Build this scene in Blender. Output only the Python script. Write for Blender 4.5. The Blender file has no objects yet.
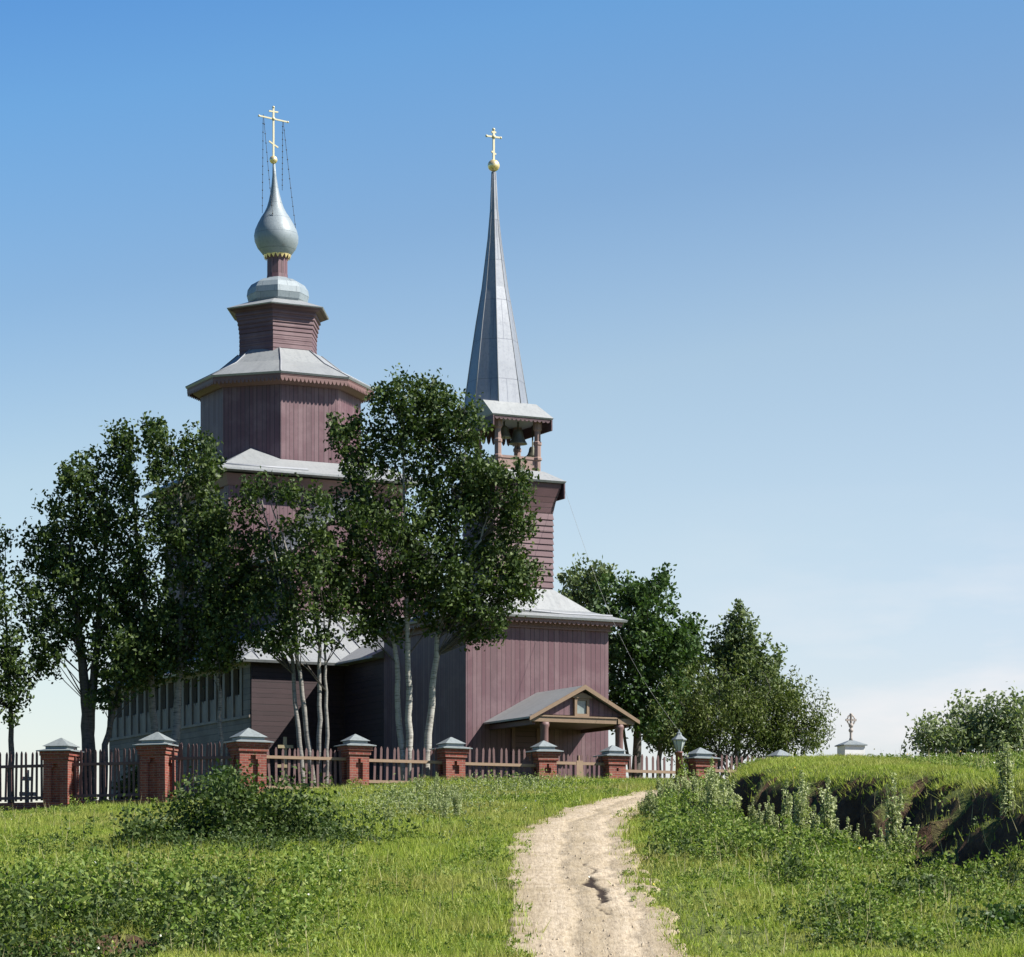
import bpy, math, random
import numpy as np
from mathutils import Vector, Matrix
R_ = math.radians
random.seed(7)
rng = np.random.default_rng(11)
S = bpy.context.scene
COL = S.collection

# ------------------------------------------------------------------ camera, world, sun, exposure
F = 2900.0; CX = 512.0; HY = 925.0                 # focal length, principal x and horizon row, in pixels
cd = bpy.data.cameras.new('camera'); cam = bpy.data.objects.new('camera', cd); COL.objects.link(cam)
cam.location = (0, 0, 0); cam.rotation_euler = (R_(90), 0, 0)
cd.sensor_width = 36; cd.lens = F/1024*36; cd.shift_y = (HY-478.5)/1024
cd.clip_start = 0.5; cd.clip_end = 9000
S.camera = cam
SUN_AZ = R_(77); SUN_EL = R_(45)
sdir = Vector((math.sin(SUN_AZ)*math.cos(SUN_EL), -math.cos(SUN_AZ)*math.cos(SUN_EL), math.sin(SUN_EL)))
ld = bpy.data.lights.new('sun', 'SUN'); ld.energy = 4.4; ld.angle = R_(0.5); ld.color = (1, .955, .88)
sun = bpy.data.objects.new('sun', ld); COL.objects.link(sun); sun.rotation_euler = sdir.to_track_quat('Z', 'Y').to_euler()
W = bpy.data.worlds.new('World'); S.world = W; W.use_nodes = True
def build_world():
    nt = W.node_tree; nt.nodes.clear(); N = nt.nodes.new; L = nt.links.new
    sky = N('ShaderNodeTexSky'); sky.sky_type = 'NISHITA'; sky.sun_disc = False
    sky.sun_elevation = SUN_EL; sky.sun_rotation = math.atan2(sdir.x, sdir.y)
    sky.air_density = 1.0; sky.dust_density = 0.6; sky.ozone_density = 1.6
    tc = N('ShaderNodeTexCoord'); sep = N('ShaderNodeSeparateXYZ'); L(tc.outputs['Generated'], sep.inputs[0])
    # deeper blue overhead, paler low down and towards the sun
    mx = N('ShaderNodeMath'); mx.operation = 'MULTIPLY_ADD'; mx.inputs[1].default_value = -0.18; L(sep.outputs['X'], mx.inputs[0])
    my = N('ShaderNodeMath'); my.operation = 'MULTIPLY_ADD'; my.inputs[1].default_value = -0.13; my.inputs[2].default_value = 0.127; L(sep.outputs['Y'], my.inputs[0])
    ad = N('ShaderNodeMath'); L(my.outputs[0], ad.inputs[0]); L(sep.outputs['Z'], ad.inputs[1]); L(ad.outputs[0], mx.inputs[2])
    rp = N('ShaderNodeValToRGB'); L(mx.outputs[0], rp.inputs[0]); e = rp.color_ramp.elements
    e[0].position = 0.0; e[0].color = SKYC[0]; e[1].position = 1.0; e[1].color = SKYC[-1]
    for p, c in zip(SKYP[1:-1], SKYC[1:-1]):
        k = e.new(p); k.color = c
    e[0].position = SKYP[0]
    mul = N('ShaderNodeMix'); mul.data_type = 'RGBA'; mul.blend_type = 'MULTIPLY'; mul.inputs[0].default_value = 1
    L(sky.outputs[0], mul.inputs[6]); L(rp.outputs[0], mul.inputs[7])
    # thin low cloud
    mp = N('ShaderNodeMapping'); mp.inputs['Scale'].default_value = (9, 9, 34); mp.inputs['Location'].default_value = (3.1, 0, 1.3); L(tc.outputs['Generated'], mp.inputs[0])
    nz = N('ShaderNodeTexNoise'); nz.inputs['Scale'].default_value = 1.0; nz.inputs['Detail'].default_value = 6; nz.inputs['Roughness'].default_value = .55; L(mp.outputs[0], nz.inputs[0])
    r2 = N('ShaderNodeMapRange'); r2.inputs[1].default_value = .40; r2.inputs[2].default_value = .66; L(nz.outputs[0], r2.inputs[0])
    r3 = N('ShaderNodeMapRange'); r3.inputs[1].default_value = .15; r3.inputs[2].default_value = .05; L(sep.outputs['Z'], r3.inputs[0])
    r4 = N('ShaderNodeMapRange'); r4.inputs[1].default_value = .03; r4.inputs[2].default_value = .15; L(sep.outputs['X'], r4.inputs[0])
    m1 = N('ShaderNodeMath'); m1.operation = 'MULTIPLY'; L(r2.outputs[0], m1.inputs[0]); L(r3.outputs[0], m1.inputs[1])
    m2 = N('ShaderNodeMath'); m2.operation = 'MULTIPLY'; L(m1.outputs[0], m2.inputs[0]); L(r4.outputs[0], m2.inputs[1])
    cl = N('ShaderNodeMix'); cl.data_type = 'RGBA'; L(m2.outputs[0], cl.inputs[0]); L(mul.outputs[2], cl.inputs[6]); cl.inputs[7].default_value = (4.7, 4.4, 4.35, 1)
    bg = N('ShaderNodeBackground'); bg.inputs[1].default_value = SKY_STRENGTH; L(cl.outputs[2], bg.inputs[0])
    out = N('ShaderNodeOutputWorld'); L(bg.outputs[0], out.inputs[0])
SKY_STRENGTH = 0.1
SKYP = [.0, .05, .114, .18, .24, .30, .335, .44, .65]
SKYC = [(0.555, 0.564, 0.675, 1), (0.786, 0.703, 0.740, 1), (0.833, 0.749, 0.708, 1), (0.786, 0.740, 0.684, 1), (0.555, 0.638, 0.684, 1), (0.416, 0.638, 0.768, 1), (0.324, 0.574, 0.777, 1), (0.139, 0.333, 0.574, 1), (0.065, 0.157, 0.333, 1)]
build_world()
S.view_settings.view_transform = 'Standard'; S.view_settings.look = 'None'; S.view_settings.gamma = 1
S.view_settings.exposure = 1.12; S.view_settings.use_curve_mapping = False

# ------------------------------------------------------------------ helpers
def at(px, py, Y):
    return Vector(((px-CX)*Y/F, Y, (HY-py)*Y/F))

class MB:
    def __init__(s): s.v = []; s.f = []; s.sm = []
    def poly(s, pts, smooth=False):
        b = len(s.v); s.v += [tuple(p) for p in pts]; s.f.append(tuple(range(b, b+len(pts)))); s.sm.append(smooth)
    def loft(s, rings, cap0=True, cap1=True, smooth=False, closed=True):
        b = len(s.v); n = len(rings[0])
        for r in rings: s.v += [tuple(p) for p in r]
        for i in range(len(rings)-1):
            for j in range(n if closed else n-1):
                k = (j+1) % n
                s.f.append((b+i*n+j, b+i*n+k, b+(i+1)*n+k, b+(i+1)*n+j)); s.sm.append(smooth)
        if cap0: s.f.append(tuple(b+j for j in reversed(range(n)))); s.sm.append(False)
        if cap1: s.f.append(tuple(b+(len(rings)-1)*n+j for j in range(n))); s.sm.append(False)
    def box(s, x0, x1, y0, y1, z0, z1):
        s.loft([rect(x0, x1, y0, y1, z0), rect(x0, x1, y0, y1, z1)])
    def obox(s, M, x0, x1, y0, y1, z0, z1):
        s.loft([[M @ Vector(p) for p in rect(x0, x1, y0, y1, z)] for z in (z0, z1)])
    def tube(s, pts, rad, n=6, smooth=True, cap=True):
        rings = []
        pts = [Vector(p) for p in pts]
        for i, p in enumerate(pts):
            d = (pts[min(i+1, len(pts)-1)]-pts[max(i-1, 0)]).normalized()
            a = d.orthogonal().normalized() if abs(d.z) < .9 else (Vector((1, 0, 0))-d*d.x).normalized()
            c = d.cross(a); r = rad[i] if hasattr(rad, '__len__') else rad
            rings.append([p+a*(r*math.cos(2*math.pi*k/n))+c*(r*math.sin(2*math.pi*k/n)) for k in range(n)])
        s.loft(rings, cap, cap, smooth)
    def lathe(s, prof, cx, cy, n=16, rot=0, smooth=True, shear=0):
        s.loft([[(cx+shear*(z-prof[0][1])+r*math.cos(rot+2*math.pi*k/n), cy+r*math.sin(rot+2*math.pi*k/n), z) for k in range(n)] for r, z in prof], True, True, smooth)
    def scallop(s, p0, p1, ztop, h, tooth, th=.03, inward=(0, 0)):
        p0 = Vector(p0); p1 = Vector(p1); L = (p1-p0).length; n = max(1, round(L/tooth)); o = Vector((inward[0]*th, inward[1]*th))
        for i in range(n):
            a = p0.lerp(p1, i/n); b = p0.lerp(p1, (i+1)/n); m = (a+b)/2; zs = ztop-h*.55; zb = ztop-h
            q1 = a.lerp(b, .25); q2 = a.lerp(b, .75)
            out = [(a, ztop), (a, zs), (q1, zb+.02*h), (m, zb-.1*h), (q2, zb+.02*h), (b, zs), (b, ztop)]
            s.loft([[(q.x, q.y, z) for q, z in out], [(q.x+o.x, q.y+o.y, z) for q, z in out]])
    def build(s, name, m, parent=None, off=(0, 0, 0), loc=None):
        me = bpy.data.meshes.new(name); v = np.array(s.v, dtype=float)-np.array(off)
        me.from_pydata(v.tolist(), [], s.f); me.polygons.foreach_set('use_smooth', s.sm); me.materials.append(m)
        import bmesh
        bm = bmesh.new(); bm.from_mesh(me); bmesh.ops.recalc_face_normals(bm, faces=bm.faces); bm.to_mesh(me); bm.free()
        me.update()
        o = bpy.data.objects.new(name, me); COL.objects.link(o)
        if parent: o.parent = parent
        if loc is not None: o.location = loc
        return o
def rect(x0, x1, y0, y1, z): return [(x0, y0, z), (x1, y0, z), (x1, y1, z), (x0, y1, z)]
def ngon(n, r, cx, cy, z, rot=0): return [(cx+r*math.cos(rot+2*math.pi*k/n), cy+r*math.sin(rot+2*math.pi*k/n), z) for k in range(n)]
def npmesh(name, verts, faces_n, m, parent=None, loc=None):
    """verts (N,k,3): N separate k-gons"""
    n, k = verts.shape[:2]
    me = bpy.data.meshes.new(name); me.vertices.add(n*k); me.loops.add(n*k); me.polygons.add(n)
    me.vertices.foreach_set('co', verts.reshape(-1).astype(np.float32))
    me.loops.foreach_set('vertex_index', np.arange(n*k, dtype=np.int32))
    me.polygons.foreach_set('loop_start', np.arange(0, n*k, k, dtype=np.int32)); me.polygons.foreach_set('loop_total', np.full(n, k, dtype=np.int32))
    me.materials.append(m); me.update(calc_edges=True)
    o = bpy.data.objects.new(name, me); COL.objects.link(o)
    if parent: o.parent = parent
    if loc is not None: o.location = loc
    return o
def tag(o, label, cat, group=None, kind=None):
    o['label'] = label; o['category'] = cat
    if group: o['group'] = group
    if kind: o['kind'] = kind
    return o
def empty(name, loc, rz=0):
    o = bpy.data.objects.new(name, None); COL.objects.link(o); o.location = loc; o.rotation_euler = (0, 0, rz); o.empty_display_size = .3
    return o
def copy_tree(o, parent=None):
    c = o.copy(); COL.objects.link(c); c.parent = parent
    for ch in list(o.children): copy_tree(ch, c)
    return c

# ------------------------------------------------------------------ materials
class NT:
    def __init__(s, name):
        s.m = bpy.data.materials.new(name); s.m.use_nodes = True; s.t = s.m.node_tree; s.b = s.t.nodes['Principled BSDF']
    def n(s, typ, **kw):
        x = s.t.nodes.new('ShaderNode'+typ)
        for k, v in kw.items():
            if k.startswith('i'): x.inputs[int(k[1:])].default_value = v
            else: setattr(x, k, v)
        return x
    def l(s, a, b): s.t.links.new(a, b)
    def math(s, op, a, b=None, c=None):
        x = s.n('Math', operation=op)
        for i, q in enumerate((a, b, c)):
            if q is None: continue
            if isinstance(q, (int, float)): x.inputs[i].default_value = q
            else: s.l(q, x.inputs[i])
        return x.outputs[0]
    def noise(s, vec, scale, detail=4, rough=.55):
        x = s.n('TexNoise'); x.inputs['Scale'].default_value = scale; x.inputs['Detail'].default_value = detail; x.inputs['Roughness'].default_value = rough
        if vec is not None: s.l(vec, x.inputs['Vector'])
        return x.outputs[0]
    def scaled(s, vec, sc):
        x = s.n('Mapping'); x.inputs['Scale'].default_value = sc; s.l(vec, x.inputs[0]); return x.outputs[0]
    def ramp(s, fac, stops):
        x = s.n('ValToRGB'); s.l(fac, x.inputs[0]); e = x.color_ramp.elements
        e[0].position, e[0].color = stops[0][0], (*stops[0][1], 1); e[1].position, e[1].color = stops[-1][0], (*stops[-1][1], 1)
        for p, c in stops[1:-1]:
            k = e.new(p); k.color = (*c, 1)
        return x.outputs[0]
    def mix(s, fac, a, b, blend='MIX'):
        x = s.n('Mix', data_type='RGBA', blend_type=blend)
        for i, q in ((0, fac), (6, a), (7, b)):
            if isinstance(q, (int, float)): x.inputs[i].default_value = q
            elif isinstance(q, tuple): x.inputs[i].default_value = (*q, 1) if len(q) == 3 else q
            else: s.l(q, x.inputs[i])
        return x.outputs[2]
    def bump(s, h, strength=.5, dist=.02):
        x = s.n('Bump'); x.inputs['Strength'].default_value = strength; x.inputs['Distance'].default_value = dist
        s.l(h, x.inputs['Height']); s.l(x.outputs[0], s.b.inputs['Normal'])
    def tangent(s):
        """horizontal coordinate along a wall, height, and the object-space position"""
        tc = s.n('TexCoord'); cr = s.n('VectorMath', operation='CROSS_PRODUCT'); cr.inputs[0].default_value = (0, 0, 1); s.l(tc.outputs['Normal'], cr.inputs[1])
        d = s.n('VectorMath', operation='DOT_PRODUCT'); s.l(cr.outputs[0], d.inputs[0]); s.l(tc.outputs['Object'], d.inputs[1])
        z = s.n('SeparateXYZ'); s.l(tc.outputs['Object'], z.inputs[0])
        return d.outputs['Value'], z.outputs[2], tc.outputs['Object']
    def col(s, c): s.l(c, s.b.inputs['Base Color']); return s
    def rough(s, r, metal=0, spec=None):
        s.b.inputs['Roughness'].default_value = r; s.b.inputs['Metallic'].default_value = metal
        if spec is not None: s.b.inputs['Specular IOR Level'].default_value = spec
        return s

def boards(name, base, light, dark, width=.19, horizontal=False, seam=.10, rough=.6, grime=.5):
    q = NT(name); t, z, P = q.tangent()
    a, b = (z, t) if horizontal else (t, z)
    cmb = q.n('CombineXYZ'); q.l(t, cmb.inputs[0]); q.l(z, cmb.inputs[1]); tz = cmb.outputs[0]
    w1 = q.n('CombineXYZ'); q.l(a, w1.inputs[0])
    wob = q.math('MULTIPLY', q.noise(w1.outputs[0], 1.7, 1), 1.6)
    x = q.math('ADD', q.math('DIVIDE', a, width), wob)
    fl = q.math('FLOOR', x); fr = q.math('FRACT', x)
    wn = q.n('TexWhiteNoise', noise_dimensions='1D'); q.l(fl, wn.inputs['W'])
    sv = (30, 1.2, 1) if not horizontal else (1.2, 30, 1)
    streak = q.noise(q.scaled(tz, sv), 1, 5, .65)
    blot = q.noise(P, .9, 4, .6)
    wf = q.n('MapRange', i1=.25, i2=1.0, i4=.6); q.l(wn.outputs[0], wf.inputs[0]); c = q.mix(wf.outputs[0], base, light)
    old = q.math('GREATER_THAN', wn.outputs[0], .9); c = q.mix(q.math('MULTIPLY', old, .5), c, dark)
    c = q.mix(q.math('MULTIPLY', streak, .75), c, dark)
    g = q.n('MapRange', i1=.48, i2=.75); q.l(blot, g.inputs[0])
    c = q.mix(q.math('MULTIPLY', g.outputs[0], grime), c, light)
    edge = q.math('LESS_THAN', fr, seam)
    c = q.mix(q.math('MULTIPLY', edge, .75), c, tuple(k*.25 for k in dark))
    q.col(c); q.rough(rough)
    hgt = q.math('ADD', q.math('MULTIPLY', q.math('SUBTRACT', 1, edge), 1), q.math('MULTIPLY', streak, .35))
    q.bump(hgt, .6, .015)
    return q.m
def sheet_metal(name, base, light, dark, rough=.45, metal=.15, seam=None):
    q = NT(name); t, z, P = q.tangent()
    n1 = q.noise(P, .7, 5, .6); n2 = q.noise(P, 9, 4, .6)
    c = q.mix(n1, base, light); g = q.n('MapRange', i1=.5, i2=.8); q.l(n2, g.inputs[0]); c = q.mix(q.math('MULTIPLY', g.outputs[0], .6), c, dark)
    cs_ = q.n('CombineXYZ'); q.l(t, cs_.inputs[0]); q.l(z, cs_.inputs[1]); st_ = q.noise(q.scaled(cs_.outputs[0], (5, .6, 1)), 1, 5, .7); ms_ = q.n('MapRange', i1=.5, i2=.75); q.l(st_, ms_.inputs[0])
    c = q.mix(q.math('MULTIPLY', ms_.outputs[0], .45), c, dark); ru = q.n('MapRange', i1=.62, i2=.75); q.l(q.noise(P, 2.3, 5, .7), ru.inputs[0]); c = q.mix(q.math('MULTIPLY', ru.outputs[0], .3), c, (.2, .13, .09))
    h = q.math('MULTIPLY', n1, .6)
    if seam:
        br = q.n('TexBrick'); br.offset = .5; cmb = q.n('CombineXYZ'); q.l(t, cmb.inputs[0]); q.l(z, cmb.inputs[1]); q.l(cmb.outputs[0], br.inputs[0])
        br.inputs['Scale'].default_value = 1; br.inputs['Mortar Size'].default_value = .012; br.inputs['Brick Width'].default_value = seam[0]; br.inputs['Row Height'].default_value = seam[1]
        c = q.mix(br.outputs['Fac'], c, dark); h = q.math('ADD', h, q.math('MULTIPLY', br.outputs['Fac'], -.5))
    q.col(c); q.rough(rough, metal); q.bump(h, .35, .05)
    return q.m
def plain(name, c1, c2, scale=6, rough=.6, metal=0, bump=.2, spec=None):
    q = NT(name); tc = q.n('TexCoord'); n1 = q.noise(tc.outputs['Object'], scale, 5, .6)
    q.col(q.mix(n1, c1, c2)); q.rough(rough, metal, spec)
    if bump: q.bump(n1, bump, .02)
    return q.m
def brick_mat():
    q = NT('brick'); t, z, P = q.tangent(); cmb = q.n('CombineXYZ'); q.l(t, cmb.inputs[0]); q.l(z, cmb.inputs[1])
    br = q.n('TexBrick'); q.l(cmb.outputs[0], br.inputs[0]); br.inputs['Scale'].default_value = 1; br.inputs['Mortar Size'].default_value = .012
    br.inputs['Brick Width'].default_value = .26; br.inputs['Row Height'].default_value = .083; br.inputs['Mortar Smooth'].default_value = .2; br.inputs['Bias'].default_value = 0
    br.inputs['Color1'].default_value = (.25, .05, .03, 1); br.inputs['Color2'].default_value = (.15, .03, .022, 1); br.inputs['Mortar'].default_value = (.21, .13, .10, 1)
    n1 = q.noise(P, 5, 5, .65); g = q.n('MapRange', i1=.45, i2=.8); q.l(n1, g.inputs[0])
    c = q.mix(q.math('MULTIPLY', g.outputs[0], .3), br.outputs['Color'], (.32, .2, .15)); q.col(c); q.rough(.85)
    q.bump(q.math('ADD', q.math('MULTIPLY', br.outputs['Fac'], -1), q.math('MULTIPLY', n1, .5)), .6, .012)
    return q.m
def leaf_mat(name, c1, c2, c3, trans=.25, rough=.5, patch=.6):
    q = NT(name); g = q.n('NewGeometry'); rnd = g.outputs['Random Per Island']
    c = q.ramp(rnd, [(0, c1), (.55, c2), (1, c3)])
    big = q.noise(g.outputs['Position'], patch, 3); c = q.mix(q.math('MULTIPLY', big, .5), c, c1)
    q.col(c); q.rough(rough, 0, .22)
    tr = q.n('BsdfTranslucent'); q.l(q.mix(1.0, c, (1.0, 1.15, .5), 'MULTIPLY'), tr.inputs[0])
    ms = q.n('MixShader'); ms.inputs[0].default_value = trans; q.l(q.b.outputs[0], ms.inputs[1]); q.l(tr.outputs[0], ms.inputs[2])
    out = q.t.nodes['Material Output']; q.l(ms.outputs[0], out.inputs[0])
    return q.m
def grass_mat(name, stops, trans=.3, scale=.25, dry=(.2, .17, .06)):
    q = NT(name); g = q.n('NewGeometry')
    c = q.ramp(g.outputs['Random Per Island'], stops)
    big = q.noise(g.outputs['Position'], scale, 4, .6); mr = q.n('MapRange', i1=.46, i2=.66); q.l(big, mr.inputs[0])
    c = q.mix(q.math('MULTIPLY', mr.outputs[0], .6), c, dry)
    q.col(c); q.rough(.55, 0, .3)
    tr = q.n('BsdfTranslucent'); q.l(c, tr.inputs[0]); ms = q.n('MixShader'); ms.inputs[0].default_value = trans
    q.l(q.b.outputs[0], ms.inputs[1]); q.l(tr.outputs[0], ms.inputs[2]); q.l(ms.outputs[0], q.t.nodes['Material Output'].inputs[0])
    return q.m
def bark_mat(name, c1, c2, c3):
    q = NT(name); tc = q.n('TexCoord'); P = tc.outputs['Object']
    n1 = q.noise(q.scaled(P, (1, 1, 7)), 3.5, 5, .7); n2 = q.noise(P, 1.2, 3)
    c = q.ramp(n1, [(.36, c3), (.46, c1), (.7, c2)]); c = q.mix(q.math('MULTIPLY', n2, .35), c, c3)
    q.col(c); q.rough(.8); q.bump(n1, .5, .03); return q.m
def ground_mat():
    q = NT('turf'); g = q.n('NewGeometry'); P = g.outputs['Position']
    n1 = q.noise(P, .35, 5, .6); n2 = q.noise(P, 6, 6, .7)
    c = q.ramp(n2, [(.3, (.05, .075, .02)), (.5, (.11, .155, .04)), (.72, (.18, .2, .065))])
    c = q.mix(q.math('MULTIPLY', n1, .35), c, (.17, .14, .06))
    sp = q.n('SeparateXYZ'); q.l(g.outputs['True Normal'], sp.inputs[0])
    st = q.n('MapRange', i1=.80, i2=.60); q.l(q.math('ADD', sp.outputs[2], q.math('MULTIPLY', q.math('SUBTRACT', n2, .5), .25)), st.inputs[0])
    soil = q.ramp(q.noise(P, 3, 6, .7), [(.3, (.055, .034, .023)), (.7, (.13, .085, .055))])
    q.col(q.mix(st.outputs[0], c, soil)); q.rough(.95, 0, .1); q.bump(n2, .8, .15); return q.m
def dirt_mat():
    q = NT('dirt'); g = q.n('NewGeometry'); P = g.outputs['Position']
    n1 = q.noise(P, .8, 5, .6); n2 = q.noise(q.scaled(P, (1, .14, 1)), 13, 6, .7); n3 = q.noise(q.scaled(P, (9, .35, .5)), 1, 5, .65)
    c = q.ramp(n2, [(.3, (.24, .19, .135)), (.5, (.40, .33, .235)), (.75, (.52, .445, .34))])
    mr = q.n('MapRange', i1=.5, i2=.75); q.l(n1, mr.inputs[0]); c = q.mix(q.math('MULTIPLY', mr.outputs[0], .45), c, (.28, .215, .125))
    mr = q.n('MapRange', i1=.56, i2=.72); q.l(n3, mr.inputs[0]); c = q.mix(q.math('MULTIPLY', mr.outputs[0], .35), c, (.2, .145, .09))
    wa = q.n('Attribute', attribute_name='wear'); k_ = q.math('MULTIPLY', q.math('SUBTRACT', 1, wa.outputs['Fac']), q.math('ADD', .12, q.math('MULTIPLY', n1, .75))); k_.node.use_clamp = True; c = q.mix(k_, c, (.215, .17, .10))
    at_ = q.n('Attribute', attribute_name='damp'); c = q.mix(at_.outputs['Fac'], c, (.035, .025, .018))
    q.col(c); q.rough(.95, 0, .15); q.bump(q.math('ADD', n2, n3), .7, .03); return q.m

M = {}
M['plum'] = boards('plum_boards', (.128, .058, .070), (.235, .155, .163), (.07, .032, .040), .2, seam=.12)
M['plum_h'] = boards('plum_lapboards', (.13, .064, .073), (.225, .145, .15), (.07, .034, .04), .235, True, 0.06)
M['plum_dk'] = boards('dark_plum_boards', (.10, .052, .058), (.14, .075, .08), (.06, .03, .036), .22, True)
M['shade_dark'] = boards('shade_dark_boards', (.04, .02, .024), (.06, .032, .036), (.022, .012, .014), .22, True)  # shade on the link wall and gallery front put into the board colour
M['trim'] = plain('brown_trim', (.13, .07, .065), (.18, .10, .09), 8, .6)
M['ochre'] = plain('ochre_trim', (.17, .108, .066), (.24, .165, .10), 8, .6)
M['grey_wood'] = boards('weathered_grey_boards', (.155, .13, .115), (.27, .235, .21), (.06, .05, .045), .28, True, .05, .8, .6)
M['grey_post'] = boards('weathered_grey_post', (.24, .205, .18), (.36, .32, .29), (.12, .10, .09), .4, False, .0, .8, .5)
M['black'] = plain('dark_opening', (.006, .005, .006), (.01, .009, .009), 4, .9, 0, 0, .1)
M['roof'] = sheet_metal('painted_roof_iron', (.22, .235, .24), (.30, .31, .31), (.13, .14, .15), .55, .1)
M['roof_seam'] = plain('roof_seam', (.2, .21, .23), (.3, .31, .33), 6, .5)
M['spire'] = sheet_metal('spire_iron', (.21, .225, .25), (.28, .295, .32), (.14, .15, .18), .42, .2, (1.3, 1.55))
M['dome'] = sheet_metal('dome_iron', (.20, .24, .26), (.27, .31, .33), (.14, .17, .19), .5, .05, (.8, .7))
M['gold'] = plain('gilding', (.85, .66, .32), (.9, .75, .42), 10, .35, .6, 0)
M['palegold'] = plain('pale_gilding', (.52, .47, .30), (.6, .55, .38), 10, .5, .1, 0)
M['bronze'] = plain('bell_bronze', (.10, .11, .09), (.2, .19, .14), 8, .45, .7)
M['iron'] = plain('dark_iron', (.03, .03, .032), (.06, .055, .05), 10, .6, .3)
M['brick'] = brick_mat()
M['capmetal'] = sheet_metal('cap_iron', (.17, .20, .21), (.29, .315, .31), (.08, .10, .11), .5, .1)
M['picket'] = plain('picket_paint', (.085, .042, .042), (.14, .078, .072), 9, .65)
M['rail'] = plain('rail_wood', (.21, .135, .085), (.29, .20, .13), 6, .7)
M['post'] = plain('lamp_post_paint', (.14, .045, .04), (.22, .08, .07), 8, .6)
M['glass'] = plain('lantern_glass', (.35, .4, .38), (.45, .5, .47), 3, .15, 0, 0)
M['pane'] = plain('window_glass', (.10, .13, .13), (.3, .34, .32), 5, .15, 0, 0)
M['post_wood'] = plain('belfry_wood', (.20, .125, .105), (.29, .2, .17), 7, .7)
M['stone'] = plain('path_stone', (.3, .24, .16), (.46, .38, .27), 9, .9)
M['crosswood'] = plain('bare_wood', (.26, .205, .11), (.36, .30, .18), 8, .8)
M['white'] = plain('white_stone', (.62, .62, .6), (.75, .75, .73), 6, .8)
M['cable'] = plain('cable', (.22, .22, .21), (.3, .3, .28), 5, .7)
M['rust'] = plain('rusty_iron', (.26, .21, .18), (.42, .38, .34), 10, .7)
M['bark_w'] = bark_mat('pale_bark', (.34, .325, .28), (.46, .445, .40), (.09, .08, .068))
M['bark_g'] = bark_mat('grey_bark', (.20, .19, .17), (.30, .285, .25), (.07, .062, .055))
M['bark_d'] = bark_mat('dark_bark', (.075, .065, .055), (.13, .115, .10), (.03, .026, .022))
M['leaf'] = leaf_mat('poplar_leaves', (.028, .050, .016), (.052, .085, .022), (.13, .175, .045), .24, .55)
M['leaf2'] = leaf_mat('bright_leaves', (.035, .07, .022), (.06, .11, .03), (.11, .17, .05), .28, .5)
M['leaf3'] = leaf_mat('greyish_leaves', (.085, .12, .05), (.145, .19, .08), (.24, .28, .13), .25, .5)
M['wormwood'] = leaf_mat('wormwood_leaves', (.16, .20, .08), (.25, .29, .13), (.35, .38, .21), .25, .7)
M['thicket'] = leaf_mat('thicket_leaves', (.16, .20, .10), (.23, .27, .15), (.34, .37, .24), .3, .6)
M['willow'] = leaf_mat('willow_leaves', (.065, .095, .024), (.115, .145, .04), (.19, .21, .07), .25, .5)
M['nettle'] = leaf_mat('nettle_leaves', (.035, .062, .016), (.075, .115, .03), (.15, .19, .06), .25, .55)
M['weed'] = leaf_mat('weed_leaves', (.10, .165, .03), (.19, .26, .05), (.33, .36, .10), .3, .6, 1.2)
M['mugwort'] = leaf_mat('mugwort_leaves', (.26, .30, .12), (.40, .44, .22), (.52, .54, .34), .25, .7)
M['grass'] = grass_mat('grass_blades', [(0, (.17, .25, .025)), (.5, (.29, .38, .04)), (1, (.43, .45, .10))], .4, .22, (.38, .33, .11))
M['stalk'] = plain('dry_stalk', (.26, .24, .10), (.40, .36, .2), 3, .8, 0, 0)
M['turf'] = ground_mat(); M['dirt'] = dirt_mat()

# ------------------------------------------------------------------ terrain
def sstep(a, b, x):
    t = np.clip((x-a)/(b-a), 0, 1); return t*t*(3-2*t)
_g = np.random.default_rng(3).random((64, 64))
def vnoise(x, y):
    xi = np.floor(x).astype(int); yi = np.floor(y).astype(int); fx = x-xi; fy = y-yi; fx = fx*fx*(3-2*fx); fy = fy*fy*(3-2*fy)
    g = lambda i, j: _g[i % 64, j % 64]
    return (g(xi, yi)*(1-fx)+g(xi+1, yi)*fx)*(1-fy)+(g(xi, yi+1)*(1-fx)+g(xi+1, yi+1)*fx)*fy
def fbm(x, y, o=4):
    s = 0; a = .5
    for i in range(o): s = s+a*vnoise(x*2**i+17*i, y*2**i+5*i); a *= .5
    return s
def fence_y(x): return np.where(x > -8.83, 97+.5095*(x+8.83), 97+.33*(-8.83-x))
FX = [-80, -40, -16, -12, -8.8, -5.3, -2, 3.6, 10, 40]; FZ = [2.5, 3.4, 3.92, 4.03, 4.28, 4.72, 4.92, 5.18, 5.25, 5.2]
LIP = np.array([(40., 52.), (22., 55.), (14.5, 58.), (11.2, 62.), (9.9, 68.5), (8.8, 73.), (7.6, 77.2), (6.6, 80.5), (6.7, 86.), (8.2, 92.), (12., 97.5), (21., 103.), (40., 108.)])
LIPW = np.array([9., 8., 6., 3.4, 1.5, .9, .9, 1.2, 2.0, 2.2, 4., 5., 6.])
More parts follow.
